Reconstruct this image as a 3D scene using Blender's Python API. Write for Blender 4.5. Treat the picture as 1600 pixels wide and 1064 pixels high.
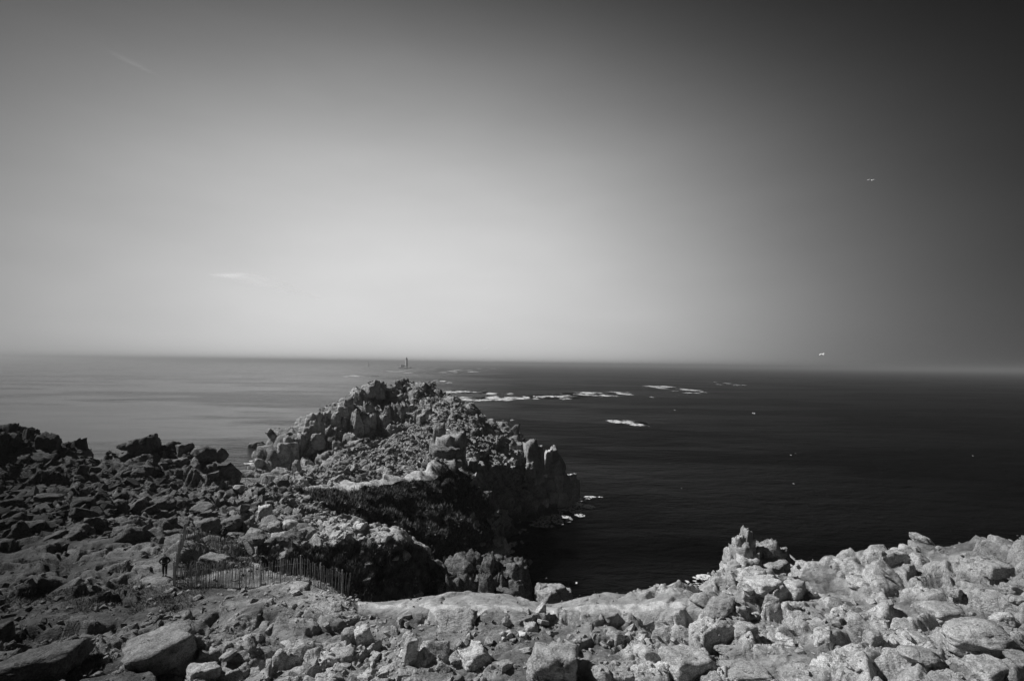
import bpy, bmesh, math, random
import numpy as np
from mathutils import Vector, Matrix

random.seed(7); rng = np.random.default_rng(11)
R = math.radians
for o in list(bpy.data.objects): bpy.data.objects.remove(o)
scene = bpy.context.scene
col = scene.collection

# ------------------------------------------------------------------ camera
HC = 50.0                      # eye height above the sea
FPX = 800.0                    # focal length in pixels of the 1600 px wide photograph
cd = bpy.data.cameras.new('camera'); cam = bpy.data.objects.new('camera', cd); col.objects.link(cam)
cd.sensor_width = 36; cd.lens = 18; cd.clip_start = .5; cd.clip_end = 90000
PITCH = math.atan(36/FPX); ROLL = math.atan(21/1600)
cam.location = (0, 0, HC)
CM = Matrix.Rotation(R(90)+PITCH, 3, 'X') @ Matrix.Rotation(ROLL, 3, 'Z')
cam.rotation_euler = CM.to_euler()
scene.camera = cam
CMn = np.array(CM)

# ------------------------------------------------------------------ light
SUN_AZ, SUN_EL = -84.0, 45.0   # degrees left of the view axis, above the horizon
wd = bpy.data.worlds.new('World'); scene.world = wd; wd.use_nodes = True
def build_world():
    nt = wd.node_tree; N = nt.nodes; L = nt.links
    for n in list(N): N.remove(n)
    def m(op, a, b=None, c=None):
        n = N.new('ShaderNodeMath'); n.operation = op
        for i, v in enumerate((a, b, c)):
            if v is None: continue
            if isinstance(v, (int, float)): n.inputs[i].default_value = v
            else: L.new(v, n.inputs[i])
        return n.outputs[0]
    sky = N.new('ShaderNodeTexSky'); sky.sky_type = 'NISHITA'; sky.sun_disc = False
    sky.sun_elevation = R(SUN_EL); sky.sun_rotation = R(SUN_AZ); sky.altitude = 50
    sky.dust_density = 1.0
    sep = N.new('ShaderNodeSeparateColor'); L.new(sky.outputs[0], sep.inputs[0])
    red = sep.outputs[0]                       # black and white film behind a red filter
    tc = N.new('ShaderNodeTexCoord'); sx = N.new('ShaderNodeSeparateXYZ'); L.new(tc.outputs['Generated'], sx.inputs[0])
    az = m('ARCTAN2', sx.outputs[0], sx.outputs[1])
    el = m('ARCSINE', sx.outputs[2])
    def gauss(v, c, s):
        d = m('DIVIDE', m('SUBTRACT', v, R(c)), R(s))
        return m('EXPONENT', m('MULTIPLY', m('MULTIPLY', d, d), -0.5))
    def sq(v, c, s):
        d = m('DIVIDE', m('SUBTRACT', v, R(c)), R(s)); return m('MULTIPLY', d, d)
    r2 = m('ADD', sq(az, -12, 30), sq(el, 4, 19))
    veil = m('EXPONENT', m('MULTIPLY', m('POWER', r2, 1.3), -0.5))
    nz = N.new('ShaderNodeTexNoise'); nz.inputs['Scale'].default_value = 2.2; nz.inputs['Detail'].default_value = 4
    mp = N.new('ShaderNodeMapping'); mp.inputs['Scale'].default_value = (1, 1, 3.5); mp.inputs['Rotation'].default_value = (0, R(14), 0)
    L.new(tc.outputs['Generated'], mp.inputs[0]); L.new(mp.outputs[0], nz.inputs[0])
    veil = m('MULTIPLY', veil, m('MULTIPLY_ADD', nz.outputs[0], .30, .85))
    tot = m('ADD', m('MULTIPLY', red, 0.045), m('MULTIPLY', veil, 6.7))
    bg = N.new('ShaderNodeBackground'); L.new(tot, bg.inputs[0]); bg.inputs[1].default_value = 0.10
    out = N.new('ShaderNodeOutputWorld'); L.new(bg.outputs[0], out.inputs[0])
build_world()
sl = bpy.data.lights.new('sun', 'SUN'); sl.energy = 5.0; sl.angle = R(.53); sl.color = (1, 1, 1)
sun = bpy.data.objects.new('sun', sl); col.objects.link(sun)
sdir = Vector((math.sin(R(SUN_AZ))*math.cos(R(SUN_EL)), math.cos(R(SUN_AZ))*math.cos(R(SUN_EL)), math.sin(R(SUN_EL))))
sun.rotation_euler = sdir.to_track_quat('Z', 'Y').to_euler(); sun.location = (-60, 20, 120)
scene.view_settings.view_transform = 'Standard'; scene.view_settings.look = 'None'
scene.view_settings.exposure = 0; scene.view_settings.gamma = 1; scene.view_settings.use_curve_mapping = False
scene.render.engine = 'CYCLES'
scene.cycles.volume_bounces = 0; scene.cycles.max_bounces = 5; scene.cycles.transparent_max_bounces = 8

# ------------------------------------------------------------------ pixels <-> place
def P(px, py, d):
    """point seen at pixel (px,py) of the 1600 px photograph, d metres ahead"""
    v = CMn @ np.array([(px-800)/FPX, -(py-532)/FPX, -1.0])
    return np.array([0, 0, HC]) + v*(d/v[1])
def Pz(px, py, z):
    v = CMn @ np.array([(px-800)/FPX, -(py-532)/FPX, -1.0])
    return np.array([0, 0, HC]) + v*((z-HC)/v[2])
def project(X, Y, Z):
    v = np.stack([X, Y, Z-HC], -1) @ CMn          # CMn^T v
    w = np.maximum(-v[..., 2], 1e-3)
    return 800+FPX*v[..., 0]/w, 532-FPX*v[..., 1]/w
def inpoly(px, py, poly):
    c = np.zeros(px.shape, bool); n = len(poly)
    for i in range(n):
        x0, y0 = poly[i]; x1, y1 = poly[(i+1) % n]
        if y0 == y1: continue
        t = ((y0 > py) != (y1 > py)) & (px < (x1-x0)*(py-y0)/(y1-y0)+x0)
        c ^= t
    return c
def sstep(a, b, x):
    t = np.clip((x-a)/(b-a), 0, 1); return t*t*(3-2*t)

# ------------------------------------------------------------------ numpy noise
def h3(ix, iy, iz, s):
    n = (ix.astype(np.int64)*374761393 + iy.astype(np.int64)*668265263 + iz.astype(np.int64)*2147483647 + s*974634777) & 0xffffffff
    n = ((n ^ (n >> 13))*1274126177) & 0xffffffff
    n = ((n ^ (n >> 16))*2246822519) & 0xffffffff
    return (((n ^ (n >> 15)) & 0xffffff)/float(0xffffff)).astype(np.float32)
def vnoise(x, y, s):
    ix = np.floor(x); iy = np.floor(y); fx = x-ix; fy = y-iy
    fx = fx*fx*(3-2*fx); fy = fy*fy*(3-2*fy); z = np.zeros_like(ix)
    a = h3(ix, iy, z, s); b = h3(ix+1, iy, z, s); c = h3(ix, iy+1, z, s); d = h3(ix+1, iy+1, z, s)
    return (a*(1-fx)+b*fx)*(1-fy)+(c*(1-fx)+d*fx)*fy
def fbm(x, y, s, o=4):
    r = 0; a = .5
    for k in range(o): r = r+a*vnoise(x*2**k+13.1*k, y*2**k-7.7*k, s+k); a *= .5
    return r
def facets(x, y, z, s, tilt=.9):
    """fractured rock: each 3D cell is a tilted plane; returns height (about -1..1) and distance to the joint"""
    x = x.astype(np.float32); y = y.astype(np.float32); z = z.astype(np.float32)
    ix = np.floor(x); iy = np.floor(y); iz = np.floor(z)
    b1 = np.full(x.shape, 9e9, np.float32); b2 = b1.copy(); H = np.zeros_like(b1)
    for a in (-1, 0, 1):
        for b in (-1, 0, 1):
            for c in (-1, 0, 1):
                jx = ix+a; jy = iy+b; jz = iz+c
                dx = x-(jx+h3(jx, jy, jz, s)); dy = y-(jy+h3(jx, jy, jz, s+1)); dz = z-(jz+h3(jx, jy, jz, s+2))
                d = dx*dx+dy*dy+dz*dz
                hh = (h3(jx, jy, jz, s+3)*2-1) + tilt*(dx*(h3(jx, jy, jz, s+4)*2-1)+dy*(h3(jx, jy, jz, s+5)*2-1)+dz*(h3(jx, jy, jz, s+6)*2-1))*2
                n = d < b1
                b2 = np.where(n, b1, np.minimum(b2, d)); H = np.where(n, hh, H); b1 = np.where(n, d, b1)
    return H, np.sqrt(b2)-np.sqrt(b1)

# ------------------------------------------------------------------ terrain control points
CP = []; EXCL_SHORE = []
def c_(px, py, d): CP.append(P(px, py, d))
def w_(x, y, z): CP.append(np.array([x, y, z], float))
def pd(px, d, z): CP.append(np.array([(px-800)/FPX*d, d, z], float))
# foreground plateau
for a in ((0,1064,25),(400,1064,27),(800,1064,27),(1200,1064,26),(1600,1064,22),(0,960,33),(300,960,33),(600,960,34.5),(850,950,35.6),
          (620,938,37.5),(700,941,38),(800,942,38),(900,943,38),(1000,940,38.2),(1080,935,38.8),(1000,1000,31),(1200,980,31),(1400,950,33),(1600,950,30),(1500,1010,26),
          (1130,925,40),(1180,912,42),(1270,888,44),(1340,882,45),(1400,869,46),(1450,869,46),(1550,878,46),(1600,890,46),(1750,898,46),(1300,930,37),(1500,899,40),
          (545,934,37),(400,917,38),(270,918,37.5),(257,900,39),(330,880,43),(410,893,43),(455,905,41.5),(520,915,39.8)): c_(*a)
# left slope
for a in ((348,848,54),(100,860,46),(0,860,45),(-200,900,40),(100,800,60),(200,780,68),(300,790,68),(0,765,71),(330,870,47),(280,850,50),(400,875,52),
          (0,690,79),(60,700,80),(125,712,84),(-150,680,76),(175,722,88),(230,715,90),(300,722,92),(365,750,95),(90,745,76),(180,755,80),(270,755,83),(330,775,80),(385,775,90)): c_(*a)
for x, y, z in ((-110,100,22),(-80,118,8),(-55,122,6),(-130,112,-3),(-90,135,-6),(-60,140,-6),(-160,120,-6),(-150,60,34),(-200,90,10),(-230,60,10)): w_(x, y, z)
# neck and lower spur
for a in ((465,768,95),(430,765,98),(400,772,98),(560,812,76),(640,850,64.5),(480,820,72),(580,838,67),(400,805,75),(400,850,60),(480,852,59),(560,857,60.5),(632,860,62),(520,800,80),
          (660,872,66),(690,882,70),(745,866,75),(810,884,76)): c_(*a)
pd(450,51,20); pd(500,50,16); pd(560,48,12); pd(640,48,8); pd(600,43,20); pd(700,43.5,18); pd(800,43.5,16); pd(900,43.5,16); pd(1000,43.5,17); pd(1090,44.5,17)
pd(700,50,4); pd(800,52,0); pd(900,52,-3); pd(1000,52,-4); pd(1100,55,-3); pd(545,54,22); pd(640,57,19); pd(690,63,14); pd(745,66,12); pd(800,68,9); pd(835,74,5)
pd(850,82,-4); pd(900,75,-5); pd(830,95,-5); pd(780,84,5); pd(730,84,6)
# far sides of the ravine, the dark face of the headland
c_(520,792,87); c_(560,812,90); c_(600,832,94); c_(640,850,98); c_(700,860,105); c_(725,830,112)
pd(560,81,22); pd(600,80,15); pd(640,78,11); pd(690,84,6); pd(700,95,5); pd(750,98,0); pd(790,110,-4); pd(820,130,-5); pd(760,120,3)
for a in ((540,757,104),(590,752,111),(640,745,118),(690,735,126),(590,785,103),(640,800,106),(690,800,112),(730,780,126),(745,750,134),(765,800,132),(765,770,142),(790,810,140)): c_(*a)
# headland: crest, cliff foot, rubble slope
for a in ((590,598,190),(630,596,205),(668,604,208),(560,617,178),(520,638,166),(490,658,156),(450,682,147),(422,706,141),(407,742,135),
          (440,752,126),(475,738,130),(510,722,140),(560,692,161),(600,668,178),(632,640,193),(520,750,112),(600,720,135),(650,690,155),(660,650,183),(700,680,160),
          (740,680,175),(760,700,172),(700,735,140),(700,618,205),(735,636,200),(760,655,200),(785,664,198),(810,690,196),(780,740,160),(800,772,163),(740,720,155),
          (850,765,178),(880,765,183),(830,797,168),(862,782,178),(415,760,112)): c_(*a)
pd(790,138,-1); pd(803,146,-2); pd(835,157,-5); pd(870,166,-6); pd(905,188,-4); pd(940,200,-7); pd(860,150,-8); pd(950,150,-9)
pd(905,205,-7); pd(850,215,-7); pd(830,240,-8); pd(800,225,0); pd(760,240,8); pd(760,285,-8); pd(660,245,15); pd(650,300,-8); pd(560,235,14); pd(560,300,-8)
pd(480,200,17); pd(450,270,-7); pd(430,240,-1); pd(410,225,-2); pd(395,215,-5); pd(430,190,9); pd(380,180,-6); pd(350,150,-6); pd(395,150,4); pd(370,125,4); pd(390,112,14); pd(350,118,8)
# the sea around, ground behind the camera
for x, y in ((60,90),(30,100),(60,70),(90,75),(120,70),(200,60),(100,150),(300,100),(-150,200),(-250,160),(-150,350),(150,330),(0,380),(-350,100),(300,0),(300,-150),(-350,-100),(200,250)): w_(x, y, -10)
for x, y, z in ((0,10,34),(-20,12,35),(20,12,37),(0,-30,36),(-60,0,36),(60,0,36),(60,-60,36),(-60,-60,36),(0,-120,36),(90,20,34),(-100,20,35),(60,52,20),(50,58,2),(80,55,8),(30,50,14),(32,58,0),(110,45,8)): w_(x, y, z)
for a in ((862,801),(845,812),(812,829),(797,851),(880,792),(905,778)):
    q = Pz(a[0], a[1], 0); w_(q[0], q[1], -5); w_(q[0]+5, q[1]-3, -7); EXCL_SHORE.append((q[0], q[1], 7))
CPA = np.array(CP)
dm = np.linalg.norm(CPA[:, None, :2]-CPA[None, :, :2], axis=2)
dm = np.sqrt(dm*dm+1.6); np.fill_diagonal(dm, .9)
A = np.zeros((len(CPA)+3,)*2); n_ = len(CPA)
A[:n_, :n_] = dm; A[:n_, n_] = 1; A[:n_, n_+1:] = CPA[:, :2]; A[n_, :n_] = 1; A[n_+1:, :n_] = CPA[:, :2].T
WT = np.linalg.solve(A, np.concatenate([CPA[:, 2], [0, 0, 0]]))
def base_h(x, y):
    sh = x.shape; x = x.ravel(); y = y.ravel(); r = np.full(x.shape, WT[n_])+WT[n_+1]*x+WT[n_+2]*y
    for i in range(n_):
        r += WT[i]*np.sqrt((x-CPA[i, 0])**2+(y-CPA[i, 1])**2+1.6)
    return r.reshape(sh)

# pixel polygons used to say what grows or lies where
V_FACE = [(462,770),(540,759),(640,748),(700,738),(752,745),(775,800),(760,862),(690,885),(640,858),(560,818)]
V_SPUR = [(388,880),(440,868),(470,858),(560,858),(640,862),(690,890),(700,960),(540,960),(540,908),(455,907)]
def make_terrain():
    th = np.concatenate([np.linspace(-180, -50, 50, endpoint=False), np.linspace(-50, 50, 860), np.linspace(50, 180, 51)[1:]])*math.pi/180
    rr = np.concatenate([np.geomspace(1.5, 17, 26, endpoint=False), np.geomspace(17, 52, 460, endpoint=False), np.geomspace(52, 330, 460)])
    T, RR = np.meshgrid(th, rr)
    X = np.sin(T)*RR; Y = np.cos(T)*RR
    Z = base_h(X, Y); Z = Z-1.8*sstep(7, 0, Z)
    px, py = project(X, Y, Z)
    front = Y > 5
    Zx = np.gradient(Z, axis=1)/np.maximum(np.gradient(T, axis=1)*RR, 1e-4); Zr = np.gradient(Z, axis=0)/np.gradient(RR, axis=0)
    slope = np.hypot(Zx, Zr)
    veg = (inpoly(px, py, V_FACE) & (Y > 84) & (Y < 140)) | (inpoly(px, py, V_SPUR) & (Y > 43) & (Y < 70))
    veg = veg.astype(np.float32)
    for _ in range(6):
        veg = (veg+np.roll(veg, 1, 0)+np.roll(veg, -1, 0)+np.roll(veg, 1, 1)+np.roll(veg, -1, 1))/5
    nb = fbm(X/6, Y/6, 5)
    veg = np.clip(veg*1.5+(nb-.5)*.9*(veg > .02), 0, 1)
    left = sstep(-12, -30, X)*sstep(100, 60, Y)*front
    heath = left*sstep(.50, .60, fbm(X/5+9, Y/3, 21))*sstep(48, 38, Y)*.8
    flat = sstep(.50, .24, np.abs(py-(941-3*np.sin(px/90.))-0)/40)*((px > 560) & (px < 1160) & (Y < 41) & (Y > 30))  # the trodden strip by the edge
    far = sstep(48, 100, RR)
    # displaced rock
    ca, sa = math.cos(.42), math.sin(.42)
    U = (X*ca+Y*sa); V = (-X*sa+Y*ca)
    rightrock = sstep(4, 16, X)*(1-far)
    amp1 = (.42+.1*rightrock)*(1-far)+1.5*far
    s1 = 2.6*(1-far)+6.5*far
    f1, e1 = facets(U/2.6, V/1.6, Z/2.2, 31, 1.7)
    f1 = np.clip(f1, -1.6, 1.6)
    f1b, e1b = facets(U/6.5, V/5.0, Z/8.0, 61)
    f2, e2 = facets(U/.95, V/.6, Z/1.6, 91, .55)
    f2b, e2b = facets(U/2.3, V/1.9, Z/3.2, 121)
    f3, e3 = facets(X/.34, Y/.26, Z/.9, 151, .5)
    steep = sstep(.5, 1.4, slope)
    near = (1-far)
    D = near*(f1*.40+f2*.13+f3*.05-.42*sstep(.06, 0, e1)-.14*sstep(.09, 0, e2)) + far*(f1b*(1.1+1.5*steep)+f2b*(.5+.7*steep)+f2*.14-.9*sstep(.07, 0, e1b)*steep-.5*sstep(.07, 0, e2b)*steep)
    D += (fbm(X/9, Y/9, 77)-.5)*1.6*(1-flat)
    soft = sstep(.44+.05*rightrock, .60+.05*rightrock, fbm(X/4.2+3, Y/3.1, 201))*near       # hollows filled with gravel and turf
    D = D*(1-.72*soft)-soft*.06
    D = D*(1-.80*flat)*(1-.35*veg)
    calm = (px > 215) & (px < 560) & (Y > 33.5) & (Y < 42)
    calm = calm.astype(np.float32)
    calm = np.maximum(calm, ((px > 325) & (px < 375) & (Y > 51.5) & (Y < 56)).astype(np.float32))
    for _ in range(10): calm = (calm+np.roll(calm, 1, 0)+np.roll(calm, -1, 0)+np.roll(calm, 1, 1)+np.roll(calm, -1, 1))/5
    D = D*(1-.75*calm)
    for _ in range(1): D = (D*2+np.roll(D, 1, 0)+np.roll(D, -1, 0)+np.roll(D, 1, 1)+np.roll(D, -1, 1))/6   # rounds the broken edges
    D = D*sstep(2, 12, RR)
    # along the normal
    tx = np.gradient(X, axis=1); ty = np.gradient(Y, axis=1); tz = np.gradient(Z, axis=1)
    ux = np.gradient(X, axis=0); uy = np.gradient(Y, axis=0); uz = np.gradient(Z, axis=0)
    nx = ty*uz-tz*uy; ny = tz*ux-tx*uz; nz = tx*uy-ty*ux
    ln = np.sqrt(nx*nx+ny*ny+nz*nz)+1e-9; sg = np.sign(nz); nx *= sg/ln; ny *= sg/ln; nz *= sg/ln
    X2 = X+nx*D; Y2 = Y+ny*D; Z2 = Z+nz*D
    X2[:, -1] = X2[:, 0]; Y2[:, -1] = Y2[:, 0]; Z2[:, -1] = Z2[:, 0]
    tone = np.clip(.5+f1*near*.30+f2*near*.12+f2b*far*.30+f1b*far*.2, 0, 1)
    return dict(th=th, rr=rr, X=X2, Y=Y2, Z=Z2, X0=X, Y0=Y, Z0=Z, px=px, py=py, slope=slope, veg=veg, heath=heath, soft=soft, flat=flat, left=left, tone=tone, far=far)
TR = make_terrain()
_lr = np.log(TR['rr'])
def ground(x, y):
    """height of the finished ground"""
    r = math.hypot(x, y); t = math.atan2(x, y)
    i = np.interp(math.log(max(r, 1.6)), _lr, np.arange(len(_lr))); j = np.interp(t, TR['th'], np.arange(len(TR['th'])))
    i0 = int(min(i, len(_lr)-2)); j0 = int(min(j, len(TR['th'])-2)); fi = i-i0; fj = j-j0; Z = TR['Z']
    return float((Z[i0, j0]*(1-fi)+Z[i0+1, j0]*fi)*(1-fj)+(Z[i0, j0+1]*(1-fi)+Z[i0+1, j0+1]*fi)*fj)

# ------------------------------------------------------------------ materials
MATS = {}
def newmat(name):
    m = bpy.data.materials.new(name); m.use_nodes = True; nt = m.node_tree
    for n in list(nt.nodes):
        nt.nodes.remove(n)
    MATS[name] = m; return m, nt
class NB:
    def __init__(s, nt): s.nt = nt
    def n(s, t, **k):
        x = s.nt.nodes.new(t)
        for a, b in k.items(): setattr(x, a, b)
        return x
    def put(s, sock, v):
        if isinstance(v, bpy.types.NodeSocket): s.nt.links.new(v, sock)
        elif isinstance(v, (int, float)) and sock.type == 'RGBA': sock.default_value = (v, v, v, 1)
        else: sock.default_value = v
    def math(s, op, a, b=None, c=None, clamp=False):
        x = s.n('ShaderNodeMath', operation=op, use_clamp=clamp)
        for i, v in enumerate((a, b, c)):
            if v is not None: s.put(x.inputs[i], v)
        return x.outputs[0]
    def noise(s, vec, scale, detail=4, rough=.55):
        x = s.n('ShaderNodeTexNoise'); s.put(x.inputs['Vector'], vec); x.inputs['Scale'].default_value = scale
        x.inputs['Detail'].default_value = detail; x.inputs['Roughness'].default_value = rough; return x.outputs[0]
    def vor(s, vec, scale, feature='F1'):
        x = s.n('ShaderNodeTexVoronoi', feature=feature); s.put(x.inputs['Vector'], vec); x.inputs['Scale'].default_value = scale; return x.outputs['Distance']
    def ramp(s, v, a, b, lo=0., hi=1.):
        x = s.n('ShaderNodeMapRange'); x.interpolation_type = 'SMOOTHSTEP'; s.put(x.inputs[0], v)
        for i, q in enumerate((a, b, lo, hi)): s.put(x.inputs[i+1], q)
        return x.outputs[0]
    def mix(s, f, a, b):
        x = s.n('ShaderNodeMix', data_type='FLOAT'); s.put(x.inputs[0], f); s.put(x.inputs[2], a); s.put(x.inputs[3], b); return x.outputs[0]
    def attr(s, name): return s.n('ShaderNodeAttribute', attribute_name=name).outputs['Fac']
    def map(s, vec, scale=(1,1,1), rot=(0,0,0)):
        x = s.n('ShaderNodeMapping'); x.inputs['Scale'].default_value = scale; x.inputs['Rotation'].default_value = rot; s.put(x.inputs[0], vec); return x.outputs[0]
    def bump(s, h, strength, dist, nrm=None):
        x = s.n('ShaderNodeBump'); x.inputs['Strength'].default_value = strength; x.inputs['Distance'].default_value = dist; s.put(x.inputs['Height'], h)
        if nrm is not None: s.put(x.inputs['Normal'], nrm)
        return x.outputs[0]
    def principled(s, color, rough=.9, nrm=None, spec=.25):
        x = s.n('ShaderNodeBsdfPrincipled'); s.put(x.inputs['Base Color'], color); s.put(x.inputs['Roughness'], rough)
        x.inputs['Specular IOR Level'].default_value = spec
        if nrm is not None: s.put(x.inputs['Normal'], nrm)
        return x.outputs[0]
    def out(s, sh): s.nt.links.new(sh, s.n('ShaderNodeOutputMaterial').inputs[0])

def rock_color(b, co, light, dark, k=1.0):
    """lichen-spotted granite: mid grey stone, pale lichen crusts, dark specks and seams"""
    big = b.noise(co, .35*k, 3); mid = b.noise(co, 2.2*k, 5, .65); fine = b.noise(co, 11*k, 4, .7)
    c = b.mix(b.ramp(mid, .36, .64), dark, light)
    c = b.mix(b.ramp(fine, .50, .62, 0, .7), c, b.math('MULTIPLY', light, 1.45))
    c = b.mix(b.ramp(fine, .45, .36, 0, .6), c, b.math('MULTIPLY', dark, .45))
    c = b.math('MULTIPLY', c, b.ramp(big, .3, .7, .75, 1.15))
    return c, mid, fine
def cracks(b, co, scale):
    """a few wandering joints: warped cell edges, broken up so that most of the net is missing"""
    nz = b.n('ShaderNodeTexNoise'); b.put(nz.inputs['Vector'], co); nz.inputs['Scale'].default_value = 1.1*scale; nz.inputs['Detail'].default_value = 4
    v = b.n('ShaderNodeVectorMath', operation='MULTIPLY_ADD'); b.put(v.inputs[0], nz.outputs['Color']); v.inputs[1].default_value = (1.5/scale,)*3; b.put(v.inputs[2], co)
    cr = b.vor(b.map(v.outputs[0], (1, 2.0, .5), (.25, .15, .45)), .55*scale, 'DISTANCE_TO_EDGE')
    line = b.ramp(cr, 0, .022, 1, 0)
    return b.math('MULTIPLY', line, b.ramp(b.noise(co, .8*scale, 3), .50, .60))
def rock_material(name, light, dark, k=1.0, streak=False, bump=1.0, pos=True, vignette=False):
    m, nt = newmat(name); b = NB(nt)
    co = b.n('ShaderNodeNewGeometry').outputs['Position'] if pos else b.n('ShaderNodeTexCoord').outputs['Object']
    lt, dk = light, dark
    if vignette:      # vignette put into the stone colour, darker towards both sides of the view
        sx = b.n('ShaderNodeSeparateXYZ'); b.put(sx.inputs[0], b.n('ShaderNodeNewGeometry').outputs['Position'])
        w = vignette_tone(b, sx)
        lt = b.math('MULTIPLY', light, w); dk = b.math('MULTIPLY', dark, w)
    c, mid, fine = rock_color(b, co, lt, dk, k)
    c = b.math('MULTIPLY', c, b.ramp(b.n('ShaderNodeObjectInfo').outputs['Random'], 0, 1, .72, 1.22))
    if streak:
        st = b.noise(b.map(co, (1, 1, .22)), 1.4*k, 5, .6)
        c = b.mix(b.ramp(st, .52, .64, 0, .6), c, b.math('MULTIPLY', c, .35))
    crk = cracks(b, co, .75*k)
    c = b.mix(b.math('MULTIPLY', crk, .6), c, b.math('MULTIPLY', c, .3))
    hgt = b.math('ADD', b.math('MULTIPLY', mid, .6), b.math('MULTIPLY', fine, .3))
    hgt = b.math('SUBTRACT', hgt, b.math('MULTIPLY', crk, .5))
    lay = b.noise(b.map(co, (.7, 2.2, 2.6), (.35, .2, .42)), 1.3*k, 6, .7)
    n0 = b.bump(lay, .8, .30*bump/k)
    b.out(b.principled(c, .92, b.bump(hgt, 1.0, .16*bump/k, n0)))
    return m
def vignette_tone(b, sx):
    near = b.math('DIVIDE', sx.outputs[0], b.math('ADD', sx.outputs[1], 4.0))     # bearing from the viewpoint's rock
    return b.math('MULTIPLY', b.ramp(near, -1.0, -.12, .13, 1.0), b.ramp(near, .5, 1.05, 1.0, .52))  # painted vignette: albedo falls off strongly to the left, less to the right
def make_ground_mat():
    m, nt = newmat('granite_ground'); b = NB(nt)
    co = b.n('ShaderNodeNewGeometry').outputs['Position']
    sx = b.n('ShaderNodeSeparateXYZ'); b.put(sx.inputs[0], co)
    veg, heath, soft, flat, far = (b.attr(a) for a in ('veg', 'heath', 'soft', 'flat', 'far'))
    w = vignette_tone(b, sx)  # same side vignette, painted into the ground colour
    c1, mid, fine = rock_color(b, co, .55, .31, 1.4)
    c2, mid2, fine2 = rock_color(b, co, .40, .20, .35)
    c = b.mix(far, c1, c2)
    c = b.math('MULTIPLY', c, b.ramp(b.attr('tone'), 0.1, .9, .68, 1.22))
    wet = b.ramp(sx.outputs[2], 1.0, 6.0, .22, 1.0)          # wave-darkened stone near the water
    gr = b.noise(co, 24, 3, .7)
    gravel = b.math('MULTIPLY', b.ramp(gr, .3, .7, .26, .42), b.ramp(b.noise(co, .9, 4), .4, .6, .75, 1.1))
    turf = b.math('MULTIPLY', b.ramp(b.noise(co, 3.0, 6, .7), .35, .65, .09, .20), 1.0)
    c = b.mix(b.math('MULTIPLY', soft, .85), c, b.mix(b.ramp(b.noise(co, .55, 4), .42, .55), gravel, turf))
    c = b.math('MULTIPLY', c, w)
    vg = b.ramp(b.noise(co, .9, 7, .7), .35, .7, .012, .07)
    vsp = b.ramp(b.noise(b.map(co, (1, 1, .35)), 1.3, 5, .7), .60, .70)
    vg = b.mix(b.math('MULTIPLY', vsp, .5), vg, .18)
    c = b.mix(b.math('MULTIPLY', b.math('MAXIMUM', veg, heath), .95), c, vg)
    c = b.mix(flat, c, b.math('MULTIPLY', gravel, 1.2))
    c = b.math('MULTIPLY', c, wet)
    crk = cracks(b, co, .8)
    crk = b.math('MULTIPLY', crk, b.math('SUBTRACT', 1.0, b.math('MAXIMUM', soft, flat)))
    c = b.mix(b.math('MULTIPLY', crk, .55), c, b.math('MULTIPLY', c, .3))
    hn = b.math('SUBTRACT', b.math('ADD', b.math('MULTIPLY', mid, .6), b.math('MULTIPLY', fine, .35)), b.math('MULTIPLY', crk, .5))
    n1 = b.bump(b.math('ADD', hn, b.math('MULTIPLY', b.noise(b.map(co, (.8, 2.2, 2.2), (.3, .2, .42)), 1.6, 7, .72), 1.3)), 1.0, .20)
    hf = b.math('ADD', b.noise(co, .5, 6, .65), b.math('MULTIPLY', b.noise(b.map(co, (1, 1, .4)), 1.6, 4, .6), .6))
    x = b.n('ShaderNodeBump'); b.put(x.inputs['Strength'], b.math('MULTIPLY', far, .8)); x.inputs['Distance'].default_value = .9; b.put(x.inputs['Height'], hf); b.put(x.inputs['Normal'], n1)
    b.out(b.principled(c, .93, x.outputs[0]))
    return m
GROUND = make_ground_mat()
ROCK_NEAR = rock_material('lichen_granite', .56, .31, 1.3, vignette=True)
ROCK_DARK = rock_material('weathered_granite', .38, .20, .9, vignette=True)
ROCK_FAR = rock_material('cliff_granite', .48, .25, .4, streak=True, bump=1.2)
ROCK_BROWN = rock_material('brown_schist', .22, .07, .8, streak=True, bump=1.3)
ROCK_PALE = rock_material('pale_granite', .50, .33, .7, streak=False)
def simple_mat(name, c, rough=.8, var=.25, scale=6, spec=.3):
    m, nt = newmat(name); b = NB(nt); co = b.n('ShaderNodeNewGeometry').outputs['Position']
    b.out(b.principled(b.math('MULTIPLY', b.ramp(b.noise(co, scale, 5), .3, .7, 1-var, 1+var), c), rough, b.bump(b.noise(co, scale*3, 4), .4, .01), spec)); return m

# ------------------------------------------------------------------ object helpers
def tag(o, label=None, cat=None, group=None, kind=None):
    if label: o['label'] = label
    if cat: o['category'] = cat
    if group: o['group'] = group
    if kind: o['kind'] = kind
    return o
def mesh_np(name, V, F, mat, attrs=None, smooth=True):
    me = bpy.data.meshes.new(name)
    V = np.ascontiguousarray(V, np.float32); F = np.ascontiguousarray(F, np.int32); k = F.shape[1]
    me.vertices.add(len(V)); me.vertices.foreach_set('co', V.ravel())
    me.loops.add(F.size); me.loops.foreach_set('vertex_index', F.ravel())
    me.polygons.add(len(F)); me.polygons.foreach_set('loop_start', np.arange(0, F.size, k, dtype=np.int32)); me.polygons.foreach_set('loop_total', np.full(len(F), k, np.int32))
    me.polygons.foreach_set('use_smooth', np.full(len(F), smooth, bool))
    for a, v in (attrs or {}).items():
        at = me.attributes.new(a, 'FLOAT', 'POINT'); at.data.foreach_set('value', np.ascontiguousarray(v, np.float32).ravel())
    me.update(calc_edges=True)
    if mat: me.materials.append(mat)
    return me
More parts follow.
